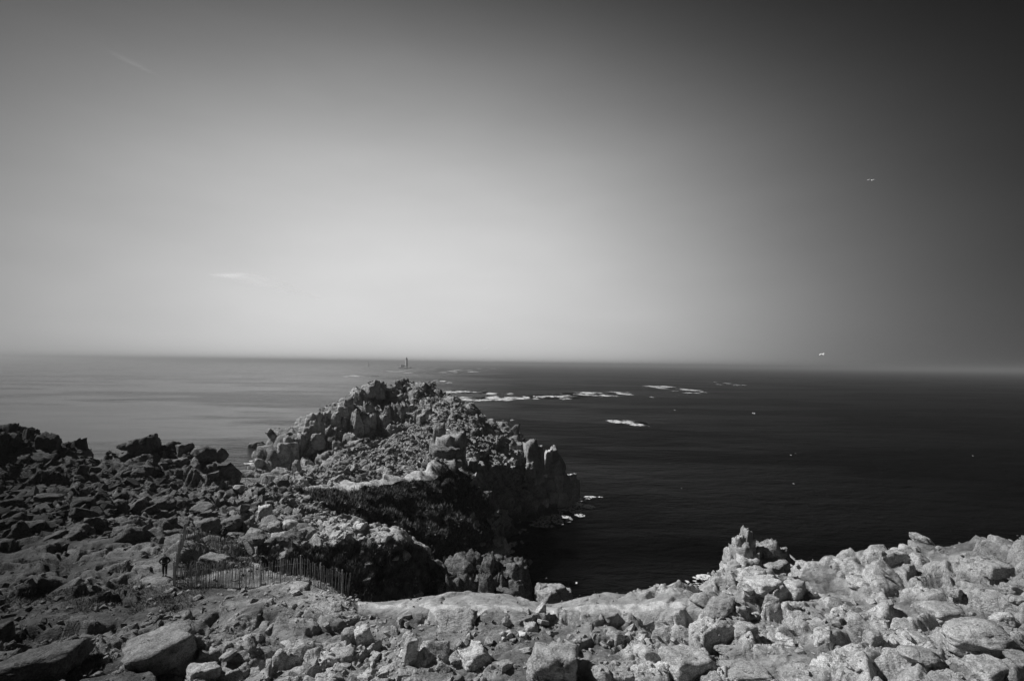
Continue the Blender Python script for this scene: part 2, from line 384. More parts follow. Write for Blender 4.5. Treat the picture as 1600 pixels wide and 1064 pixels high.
def link(name, me, parent=None, loc=None, rot=None, scale=None):
    o = bpy.data.objects.new(name, me); col.objects.link(o)
    if parent: o.parent = parent
    if loc is not None: o.location = loc
    if rot is not None: o.rotation_euler = rot
    if scale is not None: o.scale = scale
    return o
def empty(name, loc, rz=0):
    o = bpy.data.objects.new(name, None); col.objects.link(o); o.location = loc; o.rotation_euler = (0, 0, rz); o.empty_display_size = .3; return o
class MB:
    def __init__(s): s.bm = bmesh.new()
    def box(s, c, d, rz=0, taper=1.):
        v = bmesh.ops.create_cube(s.bm, size=1)['verts']
        for q in v:
            t = taper if q.co.z > 0 else 1
            q.co = Vector((q.co.x*d[0]*t, q.co.y*d[1]*t, q.co.z*d[2]))
        bmesh.ops.transform(s.bm, matrix=Matrix.Translation(c) @ Matrix.Rotation(rz, 4, 'Z'), verts=v); return s
    def cone(s, c, r1, r2, h, seg=16):
        bmesh.ops.create_cone(s.bm, cap_ends=True, segments=seg, radius1=r1, radius2=r2, depth=h, matrix=Matrix.Translation((c[0], c[1], c[2]+h/2))); return s
    def tube(s, a, b_, r, seg=6, r2=None):
        a = Vector(a); b_ = Vector(b_); d = b_-a
        M = Matrix.Translation((a+b_)/2) @ d.to_track_quat('Z', 'Y').to_matrix().to_4x4()
        bmesh.ops.create_cone(s.bm, cap_ends=True, segments=seg, radius1=r, radius2=r if r2 is None else r2, depth=d.length, matrix=M); return s
    def build(s, name, mat, parent=None, smooth=False):
        me = bpy.data.meshes.new(name); s.bm.to_mesh(me); s.bm.free(); me.materials.append(mat)
        if smooth:
            for p in me.polygons: p.use_smooth = True
        return link(name, me, parent)

# ------------------------------------------------------------------ ground mesh
def link_terrain():
    X, Y, Z = TR['X'], TR['Y'], TR['Z']; nr, nc = X.shape
    idx = np.arange(nr*nc).reshape(nr, nc)
    # wrap the last column on the first
    idx2 = idx.copy(); idx2[:, -1] = idx[:, 0]
    a = idx2[:-1, :-1]; b = idx2[:-1, 1:]; c = idx2[1:, 1:]; d = idx2[1:, :-1]
    keep = np.maximum.reduce([Z[:-1, :-1], Z[:-1, 1:], Z[1:, 1:], Z[1:, :-1]]) > -1.5
    F = np.stack([a[keep], d[keep], c[keep], b[keep]], -1)
    # cap in the middle
    used = np.unique(F); mp = np.full(nr*nc+1, -1, np.int64); mp[used] = np.arange(len(used))
    V = np.stack([X.ravel(), Y.ravel(), Z.ravel()], -1)[used]
    at = {k: TR[k].ravel()[used] for k in ('veg', 'heath', 'soft', 'flat', 'far', 'tone')}
    me = mesh_np('headland', V, mp[F], GROUND, at, True)
    tag(link('headland', me), 'rocky granite headland falling to the sea in ravines', None, None, 'structure')
link_terrain()

# ------------------------------------------------------------------ sea
def make_sea():
    m, nt = newmat('sea_water'); b = NB(nt); co = b.n('ShaderNodeNewGeometry').outputs['Position']
    sx = b.n('ShaderNodeSeparateXYZ'); b.put(sx.inputs[0], co)
    cm = b.map(co, (1, 1.9, 1), (0, 0, R(-14)))
    h = b.math('ADD', b.noise(cm, .035, 3, .5), b.math('MULTIPLY', b.noise(cm, .16, 4, .6), .38))
    h = b.math('ADD', h, b.math('MULTIPLY', b.noise(cm, .7, 4, .65), .11))
    slick = b.noise(b.map(co, (.35, 1, 1), (0, 0, R(8))), .0075, 4, .55)
    bear = b.math('DIVIDE', sx.outputs[0], b.math('ADD', sx.outputs[1], 60.0))
    bear = b.math('ADD', bear, b.math('MULTIPLY', b.math('SUBTRACT', b.noise(co, .0035, 3), .5), .35))
    calm = b.ramp(bear, -.42, .02, 1.0, 0.0)
    rough = b.math('SUBTRACT', b.ramp(slick, .38, .62, .34, .46), b.math('MULTIPLY', calm, .24))
    bm_ = b.n('ShaderNodeBump'); bm_.inputs['Distance'].default_value = 6.0; b.put(bm_.inputs['Height'], h)
    b.put(bm_.inputs['Strength'], b.math('SUBTRACT', 1.0, b.math('MULTIPLY', calm, b.ramp(slick, .44, .55, .40, .93)))); nrm = bm_.outputs[0]
    x = b.n('ShaderNodeBsdfPrincipled'); b.put(x.inputs['Base Color'], .002); b.put(x.inputs['Roughness'], rough); b.put(x.inputs['Normal'], nrm)
    x.inputs['IOR'].default_value = 1.33; b.put(x.inputs['Specular IOR Level'], b.math('ADD', b.ramp(slick, .46, .60, .004, .075), b.math('MULTIPLY', calm, b.ramp(slick, .43, .56, .30, 1.0))))
    b.out(x.outputs[0])
    rr = np.concatenate([[20], np.geomspace(30, 30000, 60)]); th = np.linspace(0, 2*math.pi, 181)[:-1]
    T, RR = np.meshgrid(th, rr); V = np.stack([np.sin(T)*RR, np.cos(T)*RR, np.zeros_like(T)], -1).reshape(-1, 3)
    nr, nc = T.shape; i = np.arange(nr*nc).reshape(nr, nc); j = np.roll(i, -1, 1)
    F = np.stack([i[:-1], i[1:], j[1:], j[:-1]], -1).reshape(-1, 4)
    tag(link('sea', mesh_np('sea', V, F, m)), 'dark open sea reaching to the hazy horizon', None, None, 'structure')
make_sea()

# ------------------------------------------------------------------ rock prototypes
def polytope(kind, level=4, seed=0, rough=.03):
    r = random.Random(seed); bm = bmesh.new(); bmesh.ops.create_icosphere(bm, subdivisions=level, radius=1)
    V = np.array([v.co[:] for v in bm.verts]); F = np.array([[v.index for v in f.verts] for f in bm.faces]); bm.free()
    V /= np.linalg.norm(V, axis=1)[:, None]
    pl = []
    def rd(): v = Vector((r.gauss(0, 1), r.gauss(0, 1), r.gauss(0, 1))); return v.normalized()
    if kind == 'round':
        dims = (1, r.uniform(.7, .95), r.uniform(.6, .85))
        for _ in range(15): pl.append((rd(), r.uniform(.78, .95)))
    else:
        dims = {'block': (1, r.uniform(.7, .95), r.uniform(.6, .9)), 'slab': (1, r.uniform(.55, .85), r.uniform(.22, .36)), 'column': (r.uniform(.42, .6), r.uniform(.4, .55), 1), 'wedge': (1, r.uniform(.5, .7), r.uniform(.5, .8))}[kind]
        for ax in range(3):
            for sg in (-1, 1):
                n = Vector([0, 0, 0]); n[ax] = sg; n = (n+rd()*.16).normalized(); pl.append((n, r.uniform(.66, .78)))
        for _ in range(r.randint(4, 7)): pl.append((rd(), r.uniform(.78, .95)))
        if kind == 'wedge': pl.append((Vector((r.uniform(.5, .9), 0, 1)).normalized(), .42))
    Rm = np.full(len(V), 9.)
    for n, h in pl:
        d = V @ np.array(n); Rm = np.where(d > 1e-3, np.minimum(Rm, h/np.maximum(d, 1e-3)), Rm)
    Rm = np.minimum(Rm, 1.12 if kind == 'round' else 1.25)
    V2 = V*Rm[:, None]*np.array(dims)/.75
    f, e = facets(V2[:, 0]*2.6+seed, V2[:, 1]*2.6, V2[:, 2]*2.6, seed+5); g, e2 = facets(V2[:, 0]*7+seed, V2[:, 1]*7, V2[:, 2]*7, seed+9)
    q, e3 = facets(V2[:, 0]*1.6+seed, V2[:, 1]*3.2, V2[:, 2]*3.2, seed+13, .3)
    V2 = V2*(1+rough*f+rough*.5*g-.06*sstep(.08, 0, e)+.05*q-.05*sstep(.05, 0, e3))[:, None]
    return V2, F
KINDS = ['block', 'slab', 'round', 'column', 'wedge']
PRO = {}
def proto(kind, i, mat):
    k = (kind, i % 5, mat.name)
    if k not in PRO:
        V, F = polytope(kind, 4, KINDS.index(kind)*31+(i % 5)*7+3, .035)
        PRO[k] = mesh_np(kind+'_rock', V, F, mat)
    return PRO[k]
def hull_proto(seed):
    r = random.Random(seed); bm = bmesh.new(); dx = (1, r.uniform(.55, .95), r.uniform(.3, .8))
    for _ in range(13):
        v = Vector((r.gauss(0, 1), r.gauss(0, 1), r.gauss(0, 1))).normalized()*r.uniform(.85, 1.1)
        m_ = max(abs(v.x), abs(v.y), abs(v.z)); v = v*.5+v/m_*.45
        bm.verts.new((v.x*dx[0], v.y*dx[1], v.z*dx[2]))
    g = bmesh.ops.convex_hull(bm, input=bm.verts)
    bmesh.ops.delete(bm, geom=[v for v in bm.verts if not v.link_faces], context='VERTS')
    bmesh.ops.triangulate(bm, faces=bm.faces); bm.verts.index_update()
    V = np.array([v.co[:] for v in bm.verts]); F = np.array([[v.index for v in f.verts] for f in bm.faces]); bm.free(); return V, F
HP = [hull_proto(s) for s in range(24)]

# ------------------------------------------------------------------ scattered stones
EXCL = []      # (x,y,r) kept clear of stones (people, fence)
def rotmats(n, tilt):
    az = rng.uniform(0, 2*math.pi, n); tx = rng.normal(0, tilt, n); ty = rng.normal(0, tilt, n)
    cz, sz = np.cos(az), np.sin(az); cx, sx = np.cos(tx), np.sin(tx); cy, sy = np.cos(ty), np.sin(ty)
    Rz = np.zeros((n, 3, 3)); Rz[:, 0, 0] = cz; Rz[:, 0, 1] = -sz; Rz[:, 1, 0] = sz; Rz[:, 1, 1] = cz; Rz[:, 2, 2] = 1
    Rx = np.zeros((n, 3, 3)); Rx[:, 0, 0] = 1; Rx[:, 1, 1] = cx; Rx[:, 1, 2] = -sx; Rx[:, 2, 1] = sx; Rx[:, 2, 2] = cx
    Ry = np.zeros((n, 3, 3)); Ry[:, 1, 1] = 1; Ry[:, 0, 0] = cy; Ry[:, 0, 2] = sy; Ry[:, 2, 0] = -sy; Ry[:, 2, 2] = cy
    return Ry @ Rx @ Rz, az, tx, ty
LAND = [('the black left crag', 60, 690), ('the skyline block row', 240, 690), ('the two-boulder end tor', 340, 715), ('the big banded boulder', 70, 775), ('the bright-topped dark-sided boulder', 125, 785),
        ('the pale triangular boulder', 173, 812), ('the dark rounded boulder under the skyline', 215, 738), ('the perched boulder at the neck', 373, 762), ('the tall bright boulder above the walker', 412, 800), ('the round boulder ending the inner fence', 452, 818),
        ('the walker with raised hands', 348, 832), ('the walker left of the fence', 257, 882), ('the slab inside the fenced hollow', 330, 875), ('the black hole behind the fence', 460, 880), ('the bright worn path patch', 595, 840),
        ('the neck path', 500, 762), ('the square rock tower', 490, 665), ('the tall mid-slope outcrop', 700, 700), ('the headland summit crag', 630, 605), ('the split rock stack', 860, 730),
        ('the pointed rock behind the stack', 790, 680), ('the rib beside the dark ravine', 747, 760), ('the big cracked boulder lower left', 250, 1010), ('the lower left corner ledge', 60, 1030), ('the leaning slab pair', 555, 990),
        ('the tall standing slab', 639, 1010), ('the large tilted speckled slab', 712, 975), ('the dark grooved boulder', 868, 1030), ('the knobbly boulder with a hollow', 965, 995), ('the whale-backed rock', 1085, 1040),
        ('the smooth boulder at the path end', 1128, 950), ('the pale wedge rock right of centre', 1020, 1015), ('the overhanging pointed slab', 1225, 880), ('the pinnacle', 1163, 860), ('the egg-shaped skyline boulder', 1447, 850),
        ('the deeply undercut rock at the right edge', 1565, 900), ('the broad ledge in the right boulder field', 1480, 960), ('the lichen-spotted lower right boulder', 1545, 1000), ('the speckled rounded lower right boulder', 1445, 1025), ('the upright pale stone lower right', 1370, 1000),
        ('the round boulder on the bright ridge', 1345, 908), ('the broad block under the overhanging slab', 1200, 918), ('the foreground fence', 400, 905), ('the domed coarse rock', 1170, 1045), ('the ledge lipping the black hole', 430, 872)]
USED = set()
def boulder_label(x, y, z, size, shape):
    a, b_ = project(np.array([x]), np.array([y]), np.array([z])); a = a[0]; b_ = b_[0]
    best = None
    for dist, (nm, lx, ly) in sorted((math.hypot(a-l[1], b_-l[2]), l) for l in LAND)[:7]:
        dx, dy = a-lx, b_-ly
        rel = ('right of' if dx > 0 else 'left of') if abs(dx) > abs(dy) else ('below' if dy > 0 else 'above')
        for far_, rl in ((('just' if dist < 45 else 'well' if dist > 95 else 'a little'), rel), ('diagonally', 'off')):
            lab = f'{size} {shape} boulder {far_} {rl} {nm}'
            if best is None: best = lab
            if lab not in USED: USED.add(lab); return lab, False
    return best, True
def visible(x, y, z):
    for t in np.linspace(.25, .97, 60):
        if ground(x*t, y*t) > HC+(z-HC)*t: return False
    return True
def scatter(mask, n, smin, smax, power, sink, name, label, mat, boulders=0, bkinds=('block',), blabel=None, bgroup=None, tilt=.3, bmat=None):
    """stones over the ground cells of a mask; size in metres (half width); the largest in view become boulders of their own"""
    I = np.argwhere(mask)
    if len(I) == 0: print('EMPTY', name); return
    w = np.ones(len(I)); pick = I[rng.choice(len(I), n, p=w/w.sum())]
    x = TR['X'][pick[:, 0], pick[:, 1]]+rng.normal(0, .15, n); y = TR['Y'][pick[:, 0], pick[:, 1]]+rng.normal(0, .15, n); z = TR['Z'][pick[:, 0], pick[:, 1]]
    s = smin*(smax/smin)**(rng.random(n)**power)
    ok = np.ones(n, bool)
    for ex, ey, er in EXCL: ok &= np.hypot(x-ex, y-ey) > er+s*.8
    x, y, z, s = x[ok], y[ok], z[ok], s[ok]; n = len(x)
    order = np.argsort(-s/np.hypot(x, y)); x, y, z, s = x[order], y[order], z[order], s[order]
    a_, b_ = project(x, y, z); vis = []
    for i in range(n):
        if len(vis) >= boulders: break
        if 4 < a_[i] < 1596 and b_[i] < 1058 and visible(x[i], y[i], z[i]+s[i]*.9): vis.append(i)
    rest = np.setdiff1d(np.arange(n), vis)
    for i in vis:
        k = random.choice(bkinds); me = proto(k, random.randint(0, 4), bmat or mat)
        o = link('boulder', me, None, (x[i], y[i], z[i]+s[i]*(.3-sink)*(.4 if k == 'slab' else .8)), (random.gauss(0, tilt), random.gauss(0, tilt), random.uniform(0, 6.28)), (s[i],)*3)
        pw = s[i]/math.hypot(x[i], y[i])*FPX*2; size = 'large' if pw > 24 else 'mid-sized' if pw > 15 else 'small'
        shape = {'block': 'angular', 'slab': 'flat slabby', 'round': 'rounded', 'column': 'narrow upright', 'wedge': 'wedge-shaped'}[k]
        lab, dup_ = boulder_label(x[i], y[i], z[i], size, shape)
        tag(o, lab, 'boulder', 'boulders '+bgroup)
    x, y, z, s = x[rest], y[rest], z[rest], s[rest]; n = len(x)
    Rm, *_ = rotmats(n, tilt); pi = rng.integers(0, len(HP), n); Vs = []; Fs = []; off = 0
    for p in range(len(HP)):
        q = np.where(pi == p)[0]
        if not len(q): continue
        V, F = HP[p]; W = np.einsum('nij,vj->nvi', Rm[q], V)*s[q][:, None, None]+np.stack([x[q], y[q], z[q]+s[q]*(.25-sink)], -1)[:, None, :]
        Vs.append(W.reshape(-1, 3)); Fs.append((F[None]+(np.arange(len(q))*len(V))[:, None, None]+off).reshape(-1, 3)); off += len(q)*len(V)
    if Vs: tag(link(name, mesh_np(name, np.concatenate(Vs), np.concatenate(Fs), mat, None, False)), label, 'rubble', None, 'stuff')

gp = {k: TR[k] for k in TR}
px, py, X, Y, Z = TR['px'], TR['py'], TR['X'], TR['Y'], TR['Z']
infr = (px > -120) & (px < 1720) & (py < 1180) & (Y > 15)
notveg = TR['veg'] < .25; nopath = TR['flat'] < .1
leftslope = infr & (X < -8) & (Y > 50) & (Y < 99) & (Z > 23) & notveg & (TR['slope'] < .8) & (px < 480)
spur = infr & (Y > 56) & (Y < 96) & (px > 380) & (px < 640) & notveg & (Z > 24.5)
fgl = infr & (Y < 50) & (px < 640) & (Z > 31) & notveg & nopath
fgm = infr & (Y < 37) & (px >= 560) & (px < 1150) & nopath & (Z > 30)
fgr = infr & (Y < 48) & (px >= 1100) & (Z > 30)
rub = infr & (Y > 100) & (Y < 215) & inpoly(px, py, [(440,775),(500,735),(560,700),(600,675),(640,640),(660,600),(700,612),(770,665),(800,700),(830,760),(860,800),(780,790),(745,745),(700,728),(660,732),(635,738),(590,745),(540,750),(480,760)]) & (Z > 2)
crest = infr & (Y > 120) & (Y < 240) & inpoly(px, py, [(395,760),(405,715),(450,670),(490,640),(560,605),(600,585),(680,595),(640,650),(560,705),(500,740),(440,765)]) & (Z > 2)

EXCL += EXCL_SHORE
for p_ in ((257,902,39),(348,848,54),(348,850,52.6),(348,853,51),(346,856,49.5)):
    q = P(*p_); EXCL.append((q[0], q[1], 1.2))
for p_ in ((348,846,56),(349,844,57.5)):
    q = P(*p_); EXCL.append((q[0], q[1], 1.6))

for p_ in ((470,769,96),(480,767,97.3),(490,765.5,98.3),(500,764,99),(515,762,100.5),(530,760,102.5),(545,758.5,104.2),(560,757,106.5),(575,755.5,108.5),(590,754,110.5),(605,752,112.5),(620,750,114.5),(635,748,116.8),(650,745,119),(665,741,121.5),(680,737,124)):
    q = P(*p_); EXCL.append((q[0], q[1], 2.2))
for p_ in ((548,822,71),(560,826,70),(572,830,69),(584,834,68),(596,838,66.8),(608,843,65.7),(620,849,64.5),(630,853,63.7)):
    q = P(*p_); EXCL.append((q[0], q[1], 1.0))
# ---- people, fence and others come after the large structure; first the crags
def ground_hit(px_, py_, dmin=20, dmax=330):
    """first ground or water point along a pixel's ray"""
    d = dmin
    while d < dmax:
        q = P(px_, py_, d)
        if q[2] <= max(ground(q[0], q[1]), 0): return q
        d *= 1.004
    return P(px_, py_, dmax)

def crag(name, label, blocks, mat, cat='crag', group=None, part='rock_block', jitter=.25, f=.85):
    """blocks: (px, py_top, d, half width m, height m, kind, turn)"""
    b0 = blocks[0]; q0 = P(b0[0], b0[1], b0[2]); root = empty(name, (q0[0], q0[1], q0[2]-b0[4])); tag(root, label, cat, group)
    base = Vector(root.location)
    for i, (bx, by, d, hw, ht, kind, rz) in enumerate(blocks):
        q = P(bx, by, d); k = proto(kind, i*3+int(bx), mat)
        zz = {'block': .78, 'slab': .3, 'column': 1.0, 'round': .75, 'wedge': .65}[kind]
        ww = {'block': 1., 'slab': 1., 'column': .55, 'round': 1., 'wedge': 1.}[kind]
        sx = hw/ww*f; sz = ht/2/zz*(f*.5+.5)
        o = link(part, k, root, Vector((q[0], q[1], q[2]-ht/2))-base, (random.gauss(0, .07), random.gauss(0, .07), rz), (sx, sx, sz))
    return root
def run(pts, n, hw, ht, kinds, spread=(6, 4), depth=3, rz=.3):
    """blocks strung along a pixel polyline of tops (px, py, d)"""
    out = []; pts = [np.array(p, float) for p in pts]
    L = [np.linalg.norm(pts[i+1][:2]-pts[i][:2]) for i in range(len(pts)-1)]; T = sum(L)
    for i in range(n):
        t = (i+random.random()*.6)/n*T; k = 0
        while k < len(L)-1 and t > L[k]: t -= L[k]; k += 1
        p = pts[k]+(pts[k+1]-pts[k])*min(t/L[k], 1)
        out.append((p[0]+random.gauss(0, spread[0]), p[1]+abs(random.gauss(0, spread[1])), p[2]+random.gauss(0, depth), hw*random.uniform(.55, 1.25), ht*random.uniform(.6, 1.3), random.choice(kinds), random.gauss(rz, .4)))
    return out

# headland crest
crag('crag', 'long jagged crest crag of dark fractured blocks rising to the summit of the headland',
     run([(556,613,176),(575,598,183),(590,591,189),(606,603,194),(618,596,200),(632,589,205),(645,600,206),(655,597,207),(672,606,207)], 60, 1.7, 7, ['block', 'column', 'wedge', 'column'], (3, 5), 2.5)
     + run([(560,645,165),(580,630,172),(605,632,182),(640,622,193)], 44, 2.4, 11, ['column', 'block', 'wedge'], (6, 12), 3, .9)
     + run([(668,604,207),(700,616,205),(735,636,200)], 24, 1.7, 5, ['block', 'wedge', 'column'], (5, 5), 3), ROCK_FAR)
crag('crag', 'shadowed cliff of stacked blocks stepping down the left side of the headland',
     run([(410,722,139),(450,680,146),(490,650,155),(520,636,164),(560,612,175)], 40, 2.5, 8, ['block', 'column', 'wedge'], (4, 8), 2.5)
     + run([(425,735,134),(470,715,136),(520,690,146),(560,670,162)], 34, 2.5, 9, ['column', 'block'], (8, 14), 3), ROCK_FAR)
crag('rock_outcrop', 'pair of upright slabs standing side by side high in the rubble below the summit',
     [(652,640,178,1.3,6,'column',.2),(659,646,177,1.5,6,'column',.9),(646,652,176,1.3,5,'wedge',.4),(668,640,184,1.8,6,'block',.2),(676,648,182,1.6,6,'column',.5)], ROCK_FAR, 'outcrop', f=1.0)
crag('rock_tower', 'pale square-topped rock tower standing on the left ridge of the headland',
     [(490,645,152,2.7,9,'block',.3),(484,662,150,2.2,8,'column',.5),(500,652,153,2.0,8,'column',.1),(478,676,149,2.2,6,'block',.8),(497,672,149,2.0,6,'block',.2)], ROCK_PALE, 'rock tower')
crag('rock_outcrop', 'tall smooth-sided outcrop rising mid-slope above the path',
     [(705,680,141,4.2,13,'block',.25),(688,664,143,2.4,13,'column',.1),(697,700,138,3.6,9,'block',.5),(716,700,143,3.0,10,'wedge',.1),(682,690,141,1.8,9,'column',.4),(708,716,137,3.0,6,'block',0)], ROCK_FAR, 'outcrop', f=1.05)
crag('rock_outcrop', 'narrow broken rib of stone running down beside the dark ravine',
     run([(735,700,152),(745,730,144),(752,765,136),(748,800,128)], 34, 1.7, 7, ['column', 'block', 'wedge'], (5, 5), 2), ROCK_FAR, 'outcrop', f=1.0)
crag('rock_stack', 'great pale split rock stack with a dark cleft standing above the surf',
     [(832,690,178,2.9,11,'block',.25),(843,696,179,2.2,10,'column',.8),(829,722,176,2.2,6,'block',.1),(840,734,177,2.6,8,'block',.6),(831,748,176,2.3,6,'column',.3),(857,700,181,1.5,9,'column',.5),(866,698,183,1.8,10,'column',.1),(876,706,184,2.3,10,'wedge',.5),
      (868,722,181,2.6,10,'block',.9),(881,726,183,2.6,9,'wedge',.3),(892,738,185,2.2,9,'column',.4),(899,750,185,1.7,7,'block',.1),(858,742,178,2.4,8,'block',.2),(870,748,180,2.3,9,'column',.7),(884,752,183,2.4,8,'block',.2),(846,760,176,2.2,6,'wedge',.2),
      (860,766,177,2.4,6,'block',.8),(876,768,181,2.6,5,'block',.5),(893,768,184,2.2,5,'wedge',.5),(888,778,183,1.8,3,'slab',.3),(850,778,175,2.0,4,'block',.3)], ROCK_PALE, 'rock stack')
crag('rock_stack', 'pointed leaning rock behind the big split stack on the seaward edge of the headland',
     [(800,660,194,3.2,9,'wedge',3.0),(790,668,193,3.4,10,'column',.4),(776,676,190,3.2,9,'block',.3),(806,680,193,3.0,8,'block',.7),(767,684,188,2.6,7,'column',.3),(786,690,188,3.4,7,'block',.2),(803,692,190,2.6,6,'wedge',1)], ROCK_FAR, 'rock stack')
crag('crag', 'brown fluted rock knoll at the seaward tip of the lower spur',
     run([(684,886,68),(715,876,71),(745,867,73),(780,873,74),(812,890,74)], 40, 1.5, 6.5, ['block', 'wedge', 'block', 'column'], (5, 4), 1.5, 0)
     + run([(690,905,66),(745,892,68.5),(805,905,70)], 44, 1.3, 6, ['block', 'wedge', 'column'], (9, 8), 1.3, .5), ROCK_BROWN, f=1.0)
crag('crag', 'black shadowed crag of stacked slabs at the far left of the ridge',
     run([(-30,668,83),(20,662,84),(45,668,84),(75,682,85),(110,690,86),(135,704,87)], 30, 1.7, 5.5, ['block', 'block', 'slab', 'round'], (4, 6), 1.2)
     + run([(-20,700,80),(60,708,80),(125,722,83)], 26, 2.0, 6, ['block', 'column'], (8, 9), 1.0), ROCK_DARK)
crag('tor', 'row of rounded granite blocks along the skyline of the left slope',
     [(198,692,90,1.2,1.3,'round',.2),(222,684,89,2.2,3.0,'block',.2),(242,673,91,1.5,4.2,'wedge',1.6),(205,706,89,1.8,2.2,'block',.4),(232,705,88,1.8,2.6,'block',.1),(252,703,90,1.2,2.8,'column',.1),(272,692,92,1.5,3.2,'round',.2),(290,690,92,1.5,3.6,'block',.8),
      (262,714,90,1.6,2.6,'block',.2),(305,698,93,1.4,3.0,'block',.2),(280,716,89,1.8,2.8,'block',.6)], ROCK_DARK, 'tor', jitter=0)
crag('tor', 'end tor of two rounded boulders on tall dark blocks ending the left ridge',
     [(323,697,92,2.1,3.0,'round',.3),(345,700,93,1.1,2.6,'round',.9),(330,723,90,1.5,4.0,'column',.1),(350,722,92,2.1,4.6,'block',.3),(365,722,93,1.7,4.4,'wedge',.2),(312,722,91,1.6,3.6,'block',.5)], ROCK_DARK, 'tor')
crag('rock_pinnacle', 'white-topped leaning pinnacle above the cove to the right',
     [(1163,821,100,1.35,8.5,'column',.5),(1169,840,100,1.2,6,'column',.2),(1154,838,99,1.1,4.6,'block',.3),(1147,858,99,1.9,8,'column',.2),(1160,853,98.5,1.9,8,'block',.4),(1172,864,98,1.7,8,'column',.4),(1140,876,98,1.7,8,'column',.3),(1153,866,97,2.3,9,'block',.9),(1166,868,97,2.2,9,'column',.1),
      (1137,890,97,1.9,6,'block',.2),(1150,892,96,2.2,7,'column',.4),(1164,893,96,2.0,7,'wedge',.9)], ROCK_PALE, 'pinnacle', f=1.0)
crag('rock_outcrop', 'stepped pale blocks between the pinnacle and the bright boulder field',
     [(1189,850,101,1.2,6,'column',.2),(1204,849,101,2.1,6,'block',.1),(1220,853,102,1.8,6,'block',.6),(1236,864,102,2.4,6,'wedge',.2),(1252,875,103,1.8,5,'wedge',.4),(1206,872,98,3.2,6,'block',.3),(1228,880,98,3.0,6,'block',.2),(1262,883,103,2.0,5,'wedge',.1)], ROCK_FAR, 'outcrop', f=.92)
crag('reef', 'low pale rock shelf beside the surf at the mouth of the right inlet',
     [(1128,903,104,2.6,4,'slab',.2),(1112,910,103,2.2,4,'slab',.5),(1140,912,102,2.6,4,'block',.1),(1100,917,101,1.8,3,'slab',.3)], ROCK_FAR, 'reef')
crag('reef', 'small rugged islet of broken rock in the black cove',
     [(858,906,112,2.4,4.5,'wedge',.2),(845,910,112,1.6,4,'column',.5),(870,912,111,2.2,3.6,'block',.1),(858,922,109,2.4,3.6,'block',.6),(882,918,111,1.8,2.4,'slab',.3)], ROCK_DARK, 'reef')
crag('reef', 'dark sea rocks just off the left foot of the headland',
     [(404,688,300,3.5,5,'block',.2),(412,692,296,3.5,4,'wedge',.5),(396,692,300,3.0,3,'block',.1),(418,696,290,5,3,'slab',.5)], ROCK_DARK, 'reef')

# ---- hero boulders in the foreground and on the slope
def hero(px_, py_, w, kind, label, mat=ROCK_NEAR, rz=0, tilt=(0, 0), hgt=1., sink=.3, idx=0, d=None, sy=1.):
    """a boulder w pixels wide standing on the ground seen at (px_,py_)"""
    q = ground_hit(px_, py_) if d is None else P(px_, py_, d)
    hw = w/2/FPX*q[1]*.66; zz = {'block': .78, 'slab': .3, 'column': 1.0, 'round': .75, 'wedge': .65}[kind]
    if kind == 'column': hw /= .55
    o = link('boulder', proto(kind, idx, mat), None, (q[0], q[1]+hw*.4, q[2]+hw*zz*hgt*(1-2*sink)), (tilt[0], tilt[1], rz), (hw, hw*sy, hw*hgt))
    tag(o, label, 'boulder'); return o
hero(240,1040,130,'block','big cracked boulder with a flat tilted top near the lower left corner',ROCK_NEAR,.5,(.1,-.2),.75,.25,1)
hero(275,1050,60,'round','rounded boulder leaning against the right of the big cracked boulder in the lower left',ROCK_NEAR,.2,(0,0),.9,.25,2)
hero(45,1058,150,'slab','broad dark ledge-like slab filling the lower left corner',ROCK_DARK,.35,(-.15,-.12),1.2,.25,0)
hero(310,1062,60,'block','squat pale boulder at the bottom edge right of the cracked boulder',ROCK_NEAR,.9,(0,.1),.7,.3,3)
hero(365,1058,58,'block','square-edged boulder at the bottom edge with a dark right face',ROCK_NEAR,.3,(.1,0),.7,.25,4)
hero(348,1020,40,'wedge','small wedge with a black triangular side in the lower left',ROCK_NEAR,2.4,(0,0),1,.2,1)
hero(550,1005,50,'wedge','sharp leaning slab pair with dark right side left of centre foreground',ROCK_NEAR,.9,(.3,-.3),1.7,.25,0)
hero(566,1010,40,'column','upright dark-sided shard touching the leaning slab pair',ROCK_NEAR,.4,(.1,-.3),.8,.3,2)
hero(530,1035,56,'block','rough domed boulder below the leaning slab pair',ROCK_NEAR,0,(0,0),.7,.3,1)
hero(639,1040,38,'column','tall standing slab with a shaded face in the centre foreground',ROCK_NEAR,.5,(0,.12),1.0,.2,4,sy=.6)
hero(678,1030,70,'slab','pale tilted slab leaning beside the tall standing slab',ROCK_NEAR,.5,(.9,.2),1.0,.2,2)
hero(712,988,92,'slab','large speckled slab tilted up behind the standing slab',ROCK_NEAR,.1,(.75,.12),1.1,.2,1)
hero(740,1040,60,'block','cube-like boulder with a dark left corner, right of the standing slab',ROCK_NEAR,.7,(0,0),.8,.25,2)
hero(790,1045,44,'wedge','small mottled boulder beside the cube-like boulder',ROCK_NEAR,.7,(0,0),.8,.25,3)
hero(868,1062,110,'block','dark streaked boulder with vertical grooves at the bottom edge',ROCK_DARK,.1,(.1,.1),.9,.25,0)
hero(965,1010,46,'block','knobbly pale boulder with a black hollow under it, centre right foreground',ROCK_NEAR,.7,(0,.3),1,.25,3)
hero(1020,1030,52,'wedge','pale wedge rock in the middle of the right foreground',ROCK_NEAR,.2,(0,.1),.9,.3,2)
hero(1085,1055,120,'slab','long low whale-backed rock at the bottom edge right of centre',ROCK_NEAR,.3,(.1,.15),1.3,.3,3)
hero(1105,945,50,'round','rounded pale boulder at the cliff edge where the path ends',ROCK_NEAR,.2,(0,0),.8,.25,0)
